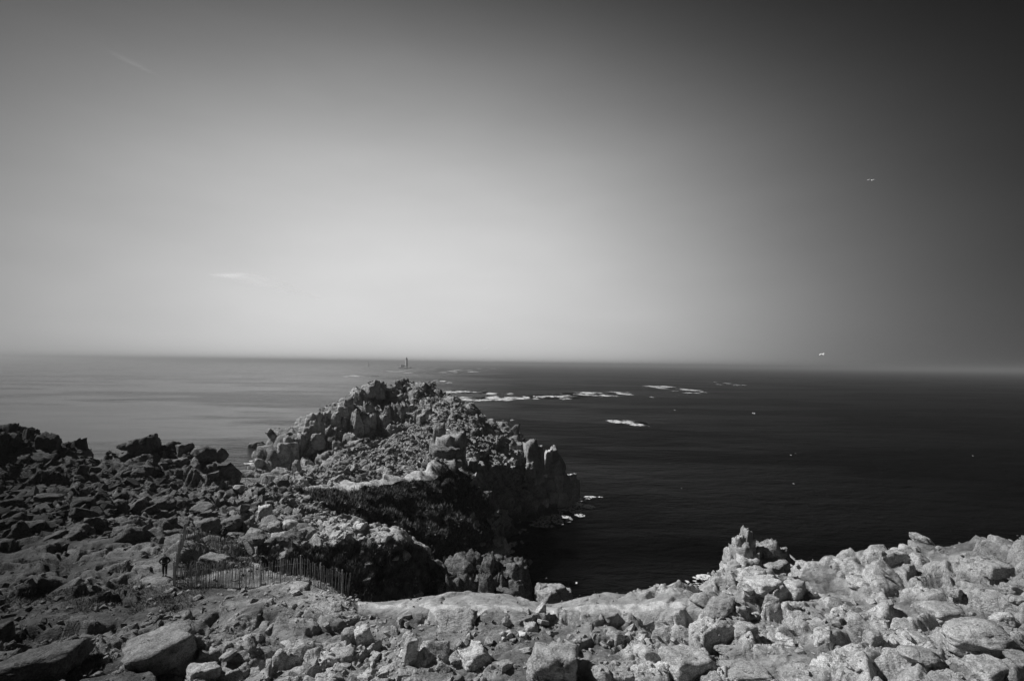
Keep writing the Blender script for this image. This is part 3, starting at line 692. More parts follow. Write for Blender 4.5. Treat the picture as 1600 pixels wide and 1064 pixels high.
hero(1128,960,60,'round','smooth overhanging boulder with a black gap beneath it, beside the path end',ROCK_NEAR,.5,(.1,-.3),.6,.1,1)
hero(1225,885,66,'slab','long pointed flat slab overhanging the edge near the pinnacle',ROCK_PALE,.1,(0,.05),1.1,.1,2)
hero(1200,925,70,'block','broad pale block below the overhanging slab',ROCK_NEAR,.3,(0,0),.7,.3,1)
hero(1245,930,56,'block','pale block with a shaded notch in its right side',ROCK_NEAR,.9,(0,.1),.8,.25,0)
hero(1345,918,44,'round','round boulder with dark gap under its right end on the bright ridge',ROCK_NEAR,.4,(0,.1),.7,.2,4)
hero(1449,857,52,'round','smooth egg-shaped boulder propped up on the right skyline',ROCK_PALE,.2,(.1,.5),.62,.05,3,d=45,sy=.7)
hero(1500,935,46,'wedge','thick wedge boulder with a dark right end in the right boulder field',ROCK_NEAR,.4,(0,.2),1.0,.2,3)
hero(1565,905,70,'slab','long overhanging rock with a deep black gap beneath at the right edge',ROCK_NEAR,.1,(0,.08),1.4,.05,1)
hero(1480,968,90,'slab','broad low pale ledge in the right boulder field',ROCK_NEAR,.1,(0,.05),1.2,.25,0)
hero(1545,1010,120,'round','large lichen-spotted boulder near the lower right corner',ROCK_NEAR,.3,(0,.1),.6,.3,2)
hero(1445,1035,66,'round','speckled rounded boulder in the lower right foreground',ROCK_NEAR,.8,(0,.1),.7,.3,3)
hero(1560,1062,90,'block','angular boulder cut by the bottom edge near the right corner',ROCK_NEAR,.2,(.1,.1),.8,.3,4)
hero(1170,1058,100,'slab','low domed coarse-grained rock at the bottom edge right of the whale-backed rock',ROCK_NEAR,.2,(0,0),.5,.3,4)
hero(1370,1010,40,'column','narrow upright pale stone in the middle of the right foreground',ROCK_NEAR,.2,(.2,.1),.6,.3,1)
hero(1590,930,50,'wedge','pale wedge rock touching the right edge below the overhanging rock',ROCK_NEAR,.2,(0,.1),.9,.2,0)
# on the left slope
hero(70,790,50,'block','big banded boulder on the left slope below the black crag',ROCK_DARK,.3,(0,.1),.8,.2,1)
hero(125,798,44,'block','boulder with a bright top and black right side on the left slope',ROCK_DARK,.8,(.1,.2),.9,.2,2)
hero(62,745,28,'slab','tilted pale slab at the foot of the black crag',ROCK_DARK,.2,(.2,-.5),1.3,.1,3)
hero(125,748,18,'column','small upright stone at the right foot of the black crag',ROCK_DARK,.2,(0,.3),1.1,.1,3)
hero(30,775,40,'wedge','wedge boulder near the left edge at the foot of the black crag',ROCK_DARK,.2,(0,-.2),.8,.2,3)
hero(173,822,30,'wedge','pale triangular boulder midway down the left slope',ROCK_NEAR,.2,(0,.2),1,.2,2)
hero(215,745,26,'round','dark rounded boulder just below the row of skyline blocks',ROCK_DARK,.2,(0,.2),1,.2,4)
hero(230,738,20,'block','smaller block resting beside the dark rounded boulder below the skyline',ROCK_DARK,.2,(0,.2),1.2,.2,1)
hero(373,768,20,'round','single rounded boulder perched where the left ridge meets the neck',ROCK_NEAR,.2,(0,.2),1,.1,2)
hero(412,810,30,'block','tall bright boulder above the second walker',ROCK_PALE,.4,(0,0),1.3,.15,2)
hero(452,828,32,'round','big round boulder with a dark right side at the end of the inner fence',ROCK_NEAR,.4,(0,0),1.0,.15,3)
hero(402,826,22,'block','blocky pale boulder just right of the second walker',ROCK_NEAR,.4,(0,0),.9,.2,4)
hero(330,880,56,'slab','flat rock slab inside the fenced hollow',ROCK_NEAR,.1,(0,.15),1.1,.2,4)
hero(430,880,46,'slab','ledge of grey rock on the lip of the black hole',ROCK_NEAR,.5,(.1,-.3),1.2,.2,2)

# ---- scattered boulders and rubble
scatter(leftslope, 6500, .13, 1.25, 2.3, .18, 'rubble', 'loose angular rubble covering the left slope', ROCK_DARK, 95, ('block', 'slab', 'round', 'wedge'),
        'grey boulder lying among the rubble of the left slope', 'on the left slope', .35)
scatter(spur, 3400, .11, .8, 2.3, .2, 'rubble', 'pale broken stones covering the lower spur and neck', ROCK_NEAR, 40, ('block', 'slab', 'wedge'),
        'pale boulder on the lower spur beyond the fence', 'on the lower spur', .3)
scatter(rub, 11000, .25, 1.25, 1.9, .15, 'rubble', 'field of tumbled blocks over the middle slope of the headland', ROCK_FAR, 60, ('block', 'slab', 'wedge', 'column'),
        'boulder in the rubble field of the headland', 'in the headland rubble', .45)
scatter(crest, 900, .5, 1.8, 1.3, .25, 'rubble', 'broken stones lodged on the headland crest and cliff', ROCK_FAR, 0)
scatter(fgl, 4500, .05, .42, 2.3, .38, 'rubble', 'flat stones and shards over the near left ground', ROCK_NEAR, 40, ('slab', 'block', 'wedge'),
        'stone half sunk in the near left ground', 'on the near left ground', .3)
scatter(fgm, 2200, .05, .42, 2.2, .4, 'rubble', 'stones and shards among the foreground boulders', ROCK_NEAR, 30, ('slab', 'wedge', 'slab', 'block'),
        'pale stone among the central foreground rocks', 'in the central foreground', .35)
scatter(fgr, 1800, .06, .6, 2.3, .45, 'rubble', 'small stones in the bright boulder field at the right', ROCK_NEAR, 30, ('slab', 'slab', 'block'),
        'pale boulder embedded in the bright boulder field on the right', 'in the right boulder field', .25)

lower = infr & (Y > 120) & (Y < 200) & inpoly(px, py, [(735,740),(790,720),(840,760),(905,770),(905,800),(850,830),(800,860),(770,870),(765,800)]) & (Z > -.5)
scatter(lower, 2600, .4, 2.4, 1.7, .35, 'rubble', 'broken blocks on the lower seaward slopes of the headland', ROCK_FAR, 14, ('block', 'wedge', 'column'),
        'block', 'on the lower seaward slope', .4)
vegm = infr & (TR['veg'] > .3) & (Z > 2)
scatter(vegm, 420, .15, .9, 1.8, .35, 'rubble', 'pale stones showing through the dark heather of the ravine sides', ROCK_FAR, 0)
lipm = infr & (TR['flat'] > .3)
scatter(lipm, 260, .03, .16, 1.8, .35, 'rubble', 'pebbles scattered on the pale strip along the cliff edge', ROCK_NEAR, 0)
wash = infr & (Z > -1.2) & (Z < 1.8) & (Y > 95) & (Y < 260)
scatter(wash, 700, .4, 1.6, 1.6, .3, 'rubble', 'dark wet stones along the waterline', ROCK_DARK, 0)
# ------------------------------------------------------------------ footpaths
def ribbon(name, label, pts, w, mat, dz=.06, closeness=1.):
    pts = [ground_hit(*p) if len(p) == 2 else P(*p) for p in pts]; C = [np.array(p[:2]) for p in pts]; S = []
    for i in range(len(C)-1):
        p0 = C[max(i-1, 0)]; p1 = C[i]; p2 = C[i+1]; p3 = C[min(i+2, len(C)-1)]
        for t in np.linspace(0, 1, 26, endpoint=False):
            S.append(.5*((2*p1)+(-p0+p2)*t+(2*p0-5*p1+4*p2-p3)*t*t+(-p0+3*p1-3*p2+p3)*t**3))
    S = np.array(S); T = np.gradient(S, axis=0); T /= np.linalg.norm(T, axis=1)[:, None]+1e-9; Nn = np.stack([-T[:, 1], T[:, 0]], -1)
    V = []; K = 9
    for i in range(len(S)):
        ww = w*(.75+.5*float(vnoise(np.array([i/14.]), np.array([3.]), 5)[0]))*min(1, i/8+.2, (len(S)-i)/8+.2)
        row = []
        for k in range(K):
            u = k/(K-1)*2-1; q = S[i]+Nn[i]*u*ww; row.append([q[0], q[1], ground(q[0], q[1])])
        zs = np.array([r[2] for r in row]); zm = np.median(zs)
        for k in range(K):
            u = k/(K-1)*2-1; V.append([row[k][0], row[k][1], .35*zm+.65*row[k][2]+dz-(.25*abs(u)**3)*(.5+1.2*float(vnoise(np.array([i/16.+k*.3]), np.array([u*2]), 8)[0]))])
    idx = np.arange(len(S)*K).reshape(-1, K)
    F = np.stack([idx[:-1, :-1], idx[1:, :-1], idx[1:, 1:], idx[:-1, 1:]], -1).reshape(-1, 4)
    tag(link(name, mesh_np(name, np.array(V), F, mat)), label, None, None, 'structure')
mg, nt = newmat('trodden_gravel'); b = NB(nt); co = b.n('ShaderNodeNewGeometry').outputs['Position']
g1 = b.noise(co, 20, 4, .7); cg = b.math('MULTIPLY', b.ramp(g1, .35, .65, .36, .62), b.ramp(b.noise(co, 1.6, 6), .38, .62, .62, 1.1))
b.out(b.principled(cg, .95, b.bump(b.noise(co, 3.5, 6, .7), .9, .16)))
ribbon('footpath', 'pale trodden footpath along the cliff edge in the foreground', [(560,944),(640,947),(720,950),(800,951),(900,951),(1000,949),(1080,946)], .85, mg, .03)
ribbon('footpath', 'thin pale footpath crossing the headland above the dark ravine', [(470,769,96),(505,764,99),(540,759,103.5),(590,754,110.5),(640,747,117.5),(665,741,121.5),(692,734,126)], 1.9, mg, .75)
ribbon('footpath', 'pale gravel clearing on the neck where the paths meet', [(452,772,94),(475,766,98),(500,760,102),(525,755,105),(545,750,108)], 2.6, mg, .6)
ribbon('footpath', 'bright worn patch of path on the lower spur', [(548,822,71),(580,832,68.5),(605,842,66),(628,852,63.8)], 1.3, mg, .3)

# ------------------------------------------------------------------ plants
def tufts():
    m, nt = newmat('heath_tuft'); b = NB(nt); co = b.n('ShaderNodeNewGeometry').outputs['Position']
    b.out(b.principled(b.ramp(b.noise(co, .8, 5), .3, .7, .04, .17), .9))
    def field(mask, n, h0, h1, name, label):
        I = np.argwhere(mask)
        if not len(I): print('EMPTY', name); return
        pk = I[rng.integers(0, len(I), n)]; B = 5
        x = X[pk[:, 0], pk[:, 1]]; y = Y[pk[:, 0], pk[:, 1]]; z = Z[pk[:, 0], pk[:, 1]]
        x = np.repeat(x, B)+rng.normal(0, .12, n*B); y = np.repeat(y, B)+rng.normal(0, .12, n*B); z = np.repeat(z, B)-.05
        h = rng.uniform(h0, h1, n*B); a = rng.uniform(0, 6.28, n*B); lean = rng.uniform(.2, .8, n*B)*h; w = h*.10
        V = np.zeros((n*B, 3, 3)); V[:, 0] = np.stack([x-np.sin(a)*w, y+np.cos(a)*w, z], -1); V[:, 1] = np.stack([x+np.sin(a)*w, y-np.cos(a)*w, z], -1)
        V[:, 2] = np.stack([x+np.cos(a)*lean, y+np.sin(a)*lean, z+h], -1)
        tag(link(name, mesh_np(name, V.reshape(-1, 3), np.arange(n*B*3).reshape(-1, 3), m, None, False)), label, 'vegetation', None, 'stuff')
    field((TR['veg'] > .3) & infr & (Y > 80) & (Z > 2), 12000, .3, .9, 'heath', 'dark heather and grass clothing the ravine face of the headland')
    field((TR['veg'] > .3) & infr & (Y < 75) & (Z > 2), 9000, .25, .7, 'heath', 'dark grass and heather on the side of the lower spur')
    field((TR['heath'] > .4) & infr, 5000, .08, .22, 'heath', 'low dark heath in patches on the near left ground')
    field((TR['soft'] > .55) & infr & (Y < 48) & (px < 900) & nopath, 7000, .04, .13, 'grass', 'short dry grass tufts growing in the hollows of the near ground')
    field(inpoly(px, py, [(290,845),(460,838),(455,868),(400,880),(290,905)]) & (Y > 38) & (Y < 62), 2500, .15, .4, 'grass', 'rough grass inside the fenced hollow')
tufts()

# ------------------------------------------------------------------ paling fences
WOOD = simple_mat('weathered_wood', .30, .85, .3, 9); WIRE = simple_mat('fence_wire', .12, .5, .1, 9)
def paling(name, label, pts, gap, h, lean=0):
    pts = [np.array(P(*p)) for p in pts]; root = empty(name, (pts[0][0], pts[0][1], ground(pts[0][0], pts[0][1]))); tag(root, label, 'fence')
    base = Vector(root.location)
    mb = MB(); mb.box((0, 0, .5), (.038, .014, 1)); o0 = mb.build('picket', WOOD, root); pk = o0.data; bpy.data.objects.remove(o0)
    mb = MB(); mb.cone((0, 0, 0), .045, .04, 1, 8); o0 = mb.build('post', WOOD, root); po = o0.data; bpy.data.objects.remove(o0)
    path = []
    for i in range(len(pts)-1):
        L = np.linalg.norm(pts[i+1][:2]-pts[i][:2]); n = max(int(L/gap), 1)
        for k in range(n): path.append((pts[i]+(pts[i+1]-pts[i])*k/n, math.atan2(pts[i+1][1]-pts[i][1], pts[i+1][0]-pts[i][0])))
    zs = [np.median([ground(path[j][0][0], path[j][0][1]) for j in range(max(0, i-5), min(len(path), i+6))]) for i in range(len(path))]
    wr = [MB(), MB()]; prev = None
    for i, (q, a) in enumerate(path):
        z = zs[i]-.06; hh = h*random.uniform(.94, 1.04)
        link('picket', pk, root, Vector((q[0], q[1], z))-base, (random.gauss(0, .03), random.gauss(lean, .05), a+random.gauss(0, .1)), (1, 1, hh))
        if i % 14 == 0: link('post', po, root, Vector((q[0], q[1]+.05, z-.1))-base, (random.gauss(0, .02), random.gauss(0, .02), a), (1, 1, h*1.18))
        cur = Vector((q[0], q[1]-.012, z))-base
        if prev is not None and i % 2 == 0:
            for k, f in enumerate((.25, .78)): wr[k].tube(prev+Vector((0, 0, h*f)), cur+Vector((0, 0, h*f)), .006, 4)
        if i % 2 == 0: prev = cur
    for k in range(2): wr[k].build('wire', WIRE, root)
paling('paling_fence', 'weathered chestnut paling fence along the foreground edge of the black hole', [(272,920,37.3),(330,920,37.4),(400,923,37.6),(450,932,37.2),(500,938,36.9),(546,934,37.2)], .105, 1.65)
paling('paling_fence', 'short leaning run of paling fence going away beside the first walker', [(270,918,37.6),(279,890,42),(287,868,46.5),(290,858,49)], .12, 1.7, .05)
paling('paling_fence', 'farther paling fence crossing the hollow below the second walker', [(292,862,49.5),(340,866,50),(400,868,51.5),(440,864,54),(455,852,58),(462,845,61)], .13, 1.45)

# ------------------------------------------------------------------ people
CLOTH = simple_mat('dark_jacket', .018, .8, .3, 14); TROU = simple_mat('dark_trousers', .025, .8, .3, 14); SKIN = simple_mat('skin', .30, .6, .1, 10)
HAIR = simple_mat('dark_hair', .02, .6, .3, 40); BAG = simple_mat('backpack_cloth', .035, .7, .3, 20); BOOT = simple_mat('boot_leather', .02, .6, .2, 20)
def skinned(name, verts, edges, radii, mat, parent, sub=1, root_i=0):
    me = bpy.data.meshes.new(name); me.from_pydata([Vector(v) for v in verts], edges, []); o = link(name, me, parent)
    md = o.modifiers.new('s', 'SKIN'); md.use_smooth_shade = True
    for i, r in enumerate(radii):
        me.skin_vertices[0].data[i].radius = (r, r) if not isinstance(r, tuple) else r
    me.skin_vertices[0].data[root_i].use_root = True
    if sub: ms = o.modifiers.new('u', 'SUBSURF'); ms.levels = sub; ms.render_levels = sub
    dg = bpy.context.evaluated_depsgraph_get(); ev = bpy.data.meshes.new_from_object(o.evaluated_get(dg)); o.modifiers.clear(); o.data = ev
    ev.materials.clear(); ev.materials.append(mat)
    for p in ev.polygons: p.use_smooth = True
    return o
def person(px_, py_, d, rz, label, J, bag=True):
    q = P(px_, py_, d); root = empty('person', (q[0], q[1], ground(q[0], q[1])-.02), rz); tag(root, label, 'person')
    # body: pelvis, spine, neck, head, arms, legs, hands with fingers (x right, y forward, z up)
    v = [J['pelvis'], J['chest'], J['neck'], J['head'], J['crown']]; r = [(.13, .10), (.15, .10), .055, .095, .075]; e = [(0, 1), (1, 2), (2, 3), (3, 4)]
    for s in ('L', 'R'):
        i0 = len(v); v += [J['sh'+s], J['el'+s], J['wr'+s]]; r += [.06, .045, .03]; e += [(1, i0), (i0, i0+1), (i0+1, i0+2)]
        w = Vector(J['wr'+s]); dr = (w-Vector(J['el'+s])).normalized(); pal = w+dr*.07; ip = len(v); v.append(tuple(pal)); r.append(.032); e.append((i0+2, ip))
        side = dr.cross(Vector((0, 0, 1))).normalized() if abs(dr.z) < .95 else Vector((1, 0, 0))
        for k, (o_, ln) in enumerate(((-.030, .062), (-.010, .075), (.010, .070), (.030, .055))):
            a = pal+side*o_+dr*ln*.5; c = a+dr*ln*.45+Vector((0, .02, -.01)); ia = len(v); v += [tuple(a), tuple(c)]; r += [.009, .007]; e += [(ip, ia), (ia, ia+1)]
        a = w+dr*.035-side*.045; ia = len(v); v += [tuple(a), tuple(a+dr*.03)]; r += [.011, .008]; e += [(i0+2, ia), (ia, ia+1)]
        i1 = len(v); v += [J['hip'+s], J['kn'+s], J['an'+s], J['to'+s]]; r += [.085, .055, .04, .035]; e += [(0, i1), (i1, i1+1), (i1+1, i1+2), (i1+2, i1+3)]
    body = skinned('body', v, e, r, SKIN, root, 1)
    jv = [J['pelvis'], J['chest'], J['neck']]; jr = [(.175, .14), (.205, .155), .085]; je = [(0, 1), (1, 2)]
    for s in ('L', 'R'):
        i0 = len(jv); jv += [J['sh'+s], J['el'+s], J['wr'+s]]; jr += [.085, .068, .05]; je += [(1, i0), (i0, i0+1), (i0+1, i0+2)]
    skinned('jacket', jv, je, jr, CLOTH, root, 1)
    tv = [J['pelvis']]; tr = [(.165, .125)]; te = []
    for s in ('L', 'R'):
        i0 = len(tv); a = Vector(J['an'+s])+Vector((0, 0, .06)); tv += [J['hip'+s], J['kn'+s], tuple(a)]; tr += [.105, .08, .062]; te += [(0, i0), (i0, i0+1), (i0+1, i0+2)]
    skinned('trousers', tv, te, tr, TROU, root, 1)
    for s in ('L', 'R'):
        skinned('boot', [J['an'+s], tuple((Vector(J['an'+s])+Vector(J['to'+s]))/2+Vector((0, 0, .005))), J['to'+s]], [(0, 1), (1, 2)], [.055, .055, .045], BOOT, root, 1)
    h = Vector(J['head']); up = (Vector(J['crown'])-h).normalized(); fw = Vector((0, 1, 0)); fw = (fw-up*fw.dot(up)).normalized()
    skinned('hair', [tuple(h-fw*.035+up*.0), tuple(h-fw*.02+up*.07), tuple(h+fw*.03+up*.10)], [(0, 1), (1, 2)], [.095, .095, .06], HAIR, root, 1)
    skinned('nose', [tuple(h+fw*.085+up*.03), tuple(h+fw*.115-up*.0)], [(0, 1)], [.012, .016], SKIN, body, 0)
    for s in (-1, 1):
        mb = MB(); bmesh.ops.create_icosphere(mb.bm, subdivisions=1, radius=.012, matrix=Matrix.Translation(h+fw*.088+up*.035+Vector((s*.032, 0, 0)))); mb.build('eye', HAIR, body)
        mb = MB(); bmesh.ops.create_icosphere(mb.bm, subdivisions=1, radius=.022, matrix=Matrix.Translation(h-fw*.0+up*.01+Vector((s*.098, 0, 0)))); mb.build('ear', SKIN, body)
    if bag:
        c = Vector(J['chest'])*.6+Vector(J['pelvis'])*.4; axis = (Vector(J['chest'])-Vector(J['pelvis'])).normalized(); bk = Vector((0, -1, 0)); bk = (bk-axis*bk.dot(axis)).normalized()
        bp = skinned('backpack', [tuple(c+bk*.22-axis*.2), tuple(c+bk*.24), tuple(c+bk*.20+axis*.25)], [(0, 1), (1, 2)], [(.15, .10), (.18, .13), (.13, .08)], BAG, root, 1)
        for s in (-1, 1):
            t = c+axis*.24+Vector((s*.13, 0, 0)); mb = MB(); mb.tube(t+bk*.12, t-bk*.14-axis*.02, .018); mb.tube(t-bk*.14-axis*.02, c-axis*.12+Vector((s*.15, 0, 0))-bk*.13, .018); mb.build('strap', BAG, bp)
    return root
J1 = dict(pelvis=(0, 0, .98), chest=(0, .10, 1.32), neck=(0, .17, 1.50), head=(0, .25, 1.60), crown=(0, .28, 1.71),
          shL=(-.19, .11, 1.40), shR=(.19, .11, 1.40), elL=(-.36, .12, 1.16), elR=(.36, .10, 1.18), wrL=(-.20, .27, 1.02), wrR=(.20, .27, 1.04),
          hipL=(-.09, 0, .92), hipR=(.09, 0, .92), knL=(-.10, .03, .50), knR=(.09, .06, .50), anL=(-.09, -.02, .09), anR=(.08, -.03, .09), toL=(-.11, .15, .04), toR=(.10, .14, .04))
J2 = dict(pelvis=(0, 0, .97), chest=(.02, .04, 1.32), neck=(.03, .06, 1.50), head=(.04, .09, 1.62), crown=(.04, .10, 1.74),
          shL=(-.18, .05, 1.41), shR=(.22, .05, 1.41), elL=(-.28, .18, 1.18), elR=(.36, .14, 1.22), wrL=(-.12, .34, 1.34), wrR=(.14, .34, 1.36),
          hipL=(-.09, 0, .92), hipR=(.09, 0, .92), knL=(-.20, .08, .50), knR=(.16, .06, .50), anL=(-.24, -.04, .09), anR=(.20, .05, .09), toL=(-.28, .12, .04), toR=(.22, .22, .04))
person(257, 901, 39, R(200), 'walker in dark jacket and backpack, head bowed, standing left of the paling fence', J1, True)
person(348, 848, 54, R(25), 'walker in dark clothes with raised hands and legs apart above the farther fence', J2, True)

# ------------------------------------------------------------------ lighthouse, beacon, sea rocks
STONE_L = simple_mat('lighthouse_granite', .5, .85, .2, .3); STONE_D = simple_mat('lantern_metal', .05, .6, .1, 1); WHITE = simple_mat('white_render', .7, .7, .05, .5); GLASS = simple_mat('lantern_glass', .10, .15, .05, 1)
def lighthouse():
    q = Pz(635, 575.5, 0); s = q[1]/FPX                      # metres per photo pixel there
    root = empty('lighthouse', (q[0], q[1], 0)); tag(root, 'square stone lighthouse with dark lantern on a rock out at sea', 'lighthouse')
    z0 = 2.2*s
    MB().box((0, 0, z0+6.0*s), (3.6*s, 3.6*s, 12*s), rz=.6, taper=.8).build('tower', STONE_L, root)
    MB().box((-5*s, 0, z0+1.4*s), (9*s, 3.8*s, 3.2*s), rz=.35).build('keeper_annex', WHITE, root)
    MB().box((0, 0, z0+12.2*s), (3.2*s, 3.2*s, .5*s)).build('gallery', STONE_D, root)
    ln = MB().cone((0, 0, z0+12.5*s), .9*s, .9*s, 1.6*s, 12).build('lantern', GLASS, root)
    MB().cone((0, 0, z0+14.1*s), 1.1*s, .1*s, .9*s, 12).build('roof', STONE_D, ln)
    for k in range(4): MB().box((0, -1.42*s+.06*k*s, z0+(2.5+2.4*k)*s), (.5*s, .3*s, .9*s)).build('window', STONE_D, root)
    rk = crag('rock_islet', 'dark rock islet carrying the lighthouse', [(628,573.8,q[1],7*s,3.4*s,'slab',0),(637,573.4,q[1],7*s,3.8*s,'block',.2),(643,575,q[1]*.99,6*s,3*s,'slab',.4),(634,574.5,q[1]*.985,5*s,3*s,'wedge',0)], ROCK_DARK, 'islet')
    q = Pz(575.5, 572, 0); s = q[1]/FPX; root = empty('beacon_tower', (q[0], q[1], 0)); tag(root, 'small pale beacon tower with a mast left of the lighthouse', 'beacon')
    MB().cone((0, 0, -1), 1.5*s, 1.1*s, 4.2*s, 12).build('tower', WHITE, root); MB().tube((0, 0, 4*s-1), (0, 0, 7.6*s), .22*s).build('mast', STONE_D, root)
    MB().cone((0, 0, 5.6*s), .6*s, .05*s, 1*s, 8).build('topmark', STONE_D, root)
    crag('rock_islet', 'low rocks beside the surf right of the summit, out at sea', [(682,594,1350,9,9,'block',0),(690,596,1330,14,8,'slab',.3),(697,597,1330,8,7,'block',0)], ROCK_DARK, 'islet')
lighthouse()

# ------------------------------------------------------------------ foam
def foam():
    m, nt = newmat('sea_foam'); b = NB(nt); co = b.n('ShaderNodeNewGeometry').outputs['Position']; fall = b.attr('fall'); sc = b.attr('cell')
    v = b.n('ShaderNodeVectorMath', operation='SCALE'); b.put(v.inputs[0], co); b.put(v.inputs[3], sc)
    v2 = b.map(v.outputs[0], (1.7, 1.0, 1))
    nz = b.noise(v2, 1.6, 7, .75)
    a = b.ramp(b.math('ADD', nz, b.math('MULTIPLY', b.math('SUBTRACT', b.math('MINIMUM', fall, 1.15), 1.0), .50)), .47, .64)
    tr = b.n('ShaderNodeBsdfTransparent'); mx = b.n('ShaderNodeMixShader'); b.put(mx.inputs[0], b.math('MULTIPLY', a, .78)); b.nt.links.new(tr.outputs[0], mx.inputs[1])
    b.nt.links.new(b.principled(.85, .9, b.bump(nz, .5, .4)), mx.inputs[2]); b.out(mx.outputs[0])
    def patch(px_, py_, w, h, cell, dens=1., rot=0.):
        q = Pz(px_, py_, 0.12); q1 = Pz(px_, py_-h/2, .12); q2 = Pz(px_, py_+h/2, .12)
        hw = w/2/FPX*q[1]; hl = max((q1[1]-q2[1])/2, .5); N_ = 21
        u, v_ = np.meshgrid(np.linspace(-1, 1, N_), np.linspace(-1, 1, N_))
        r_ = np.sqrt(u*u+v_*v_); f = np.clip(1-r_, 0, 1)**.55*dens*(.8 if q[1] > 260 else 1.)
        U = u*hw; W = v_*hl; xx = q[0]+U*math.cos(rot)-W*math.sin(rot)*.5+(W/hl)*0; yy = q[1]+W+U*math.sin(rot)
        zz = .12+.25*vnoise(u*6, v_*6, 3)*np.clip(1-r_, 0, 1)
        i = np.arange(N_*N_).reshape(N_, N_); F = np.stack([i[:-1, :-1], i[:-1, 1:], i[1:, 1:], i[1:, :-1]], -1).reshape(-1, 4)
        return np.stack([xx, yy, zz], -1).reshape(-1, 3), F, f.ravel(), np.full(N_*N_, .62/max(1.5, q[1]**2/40000*1.3))
    def group(label, items):
        Vs, Fs, A, C = [], [], [], []; off = 0
        for it in items:
            V, F, f, c = patch(*it); Vs.append(V); Fs.append(F+off); off += len(V); A.append(f); C.append(c)
        tag(link('foam', mesh_np('foam', np.concatenate(Vs), np.concatenate(Fs), m, {'fall': np.concatenate(A), 'cell': np.concatenate(C)})), label, 'foam', None, 'stuff')
    rr_ = random.Random(5)
    def streak(x0, y0, x1, y1, n, w, h, cell, dens, js=3.):
        out = []
        for k in range(n):
            t = rr_.random(); out.append((x0+(x1-x0)*t+rr_.gauss(0, js*2), y0+(y1-y0)*t+rr_.gauss(0, js*.5), w*rr_.uniform(.4, 1.5), h*rr_.uniform(.5, 1.4), cell*rr_.uniform(.7, 1.4), dens*rr_.uniform(.75, 1.2), 0.))
        return out
    group('bright surf breaking against the foot of the split rock stack', streak(842,819,880,806,14,26,10,.8,2.0,4)+streak(878,806,912,786,12,24,10,.8,1.9,4)+streak(835,814,885,790,16,24,14,.8,2.0,5)+streak(885,786,930,774,12,22,8,.6,1.5,3)+streak(850,806,880,790,8,32,18,.8,2.0,4))
    group('smaller white surf patches at the mouth of the dark inlet', streak(795,852,812,846,8,16,9,.7,1.9,2)+streak(803,832,822,826,8,16,6,.7,1.7,2)+streak(795,850,830,820,10,14,5,.7,1.0,4))
    group('white surf around the low shelf of the right inlet', streak(1090,903,1118,901,12,26,9,.8,2.0,2)+streak(1085,908,1100,912,12,22,12,.9,1.1,4))
    group('faint foam around the islet in the cove', streak(850,905,900,915,14,24,12,.9,.95,4)+streak(870,930,915,930,8,24,6,.9,.9,3))
    group('foam on the shore left of the headland', streak(395,724,415,718,8,26,5,.35,2.0,2)+streak(395,738,412,733,8,20,5,.35,2.0,2)+streak(400,704,430,700,8,26,3,.3,1.2,3))
    group('broad band of white broken water beyond the headland', streak(695,613,820,614,10,80,5,.10,1.7,3)+streak(705,624,805,623,10,80,7,.10,1.7,3)+streak(820,620,870,622,14,20,5,.12,1.5,3)+streak(850,618,1000,614,10,80,8,.10,1.5,6)+streak(870,622,990,612,5,60,6,.1,1.5,4)+streak(760,660,800,656,7,20,4,.16,1.5,2)+streak(820,662,930,655,14,24,3,.14,1.1,3))
    group('curving line of white breakers farther right', streak(1020,603,1050,606,6,44,4,.09,1.5,3)+streak(1050,608,1085,613,7,50,4.5,.09,1.55,3)+streak(1020,620,1090,616,12,20,3,.1,1.2,3)+streak(1100,598,1166,603,14,18,2.2,.08,1.35,2))
    group('flecks of foam scattered over the middle water', streak(940,658,1030,662,6,60,8,.22,1.5,3)+streak(960,658,1000,662,6,10,5,.25,2.0,2)+streak(1020,650,1060,640,8,8,3,.2,1.2,5))
    group('small whitecaps dotted over the open water on the right', [(rr_.uniform(930, 1590), y_, rr_.uniform(2.5, 6), rr_.uniform(.8, 1.8)*(1+(y_-600)/200), .5, rr_.uniform(.9, 1.7), 0.) for y_ in [rr_.uniform(590, 800) for _ in range(9)]])
    group('white water round the lighthouse rock', streak(606,580,640,580,10,22,1.8,.05,1.8,2)+streak(650,577,790,578,26,30,1.3,.04,1.4,2)+streak(660,582,740,580,16,26,1.5,.05,1.5,3)+streak(577,572,630,571.5,9,20,.9,.04,1.2,1)+streak(540,587.5,570,588,8,26,1.6,.06,1.8,1)+streak(570,588,660,588,10,30,1.3,.06,1.1,1)+streak(690,596,700,600,5,14,3,.12,1.7,2)+streak(800,574,1000,578,20,26,1.,.04,1.1,3)+streak(700,602,730,606,6,24,2,.1,1.1,2))
foam()

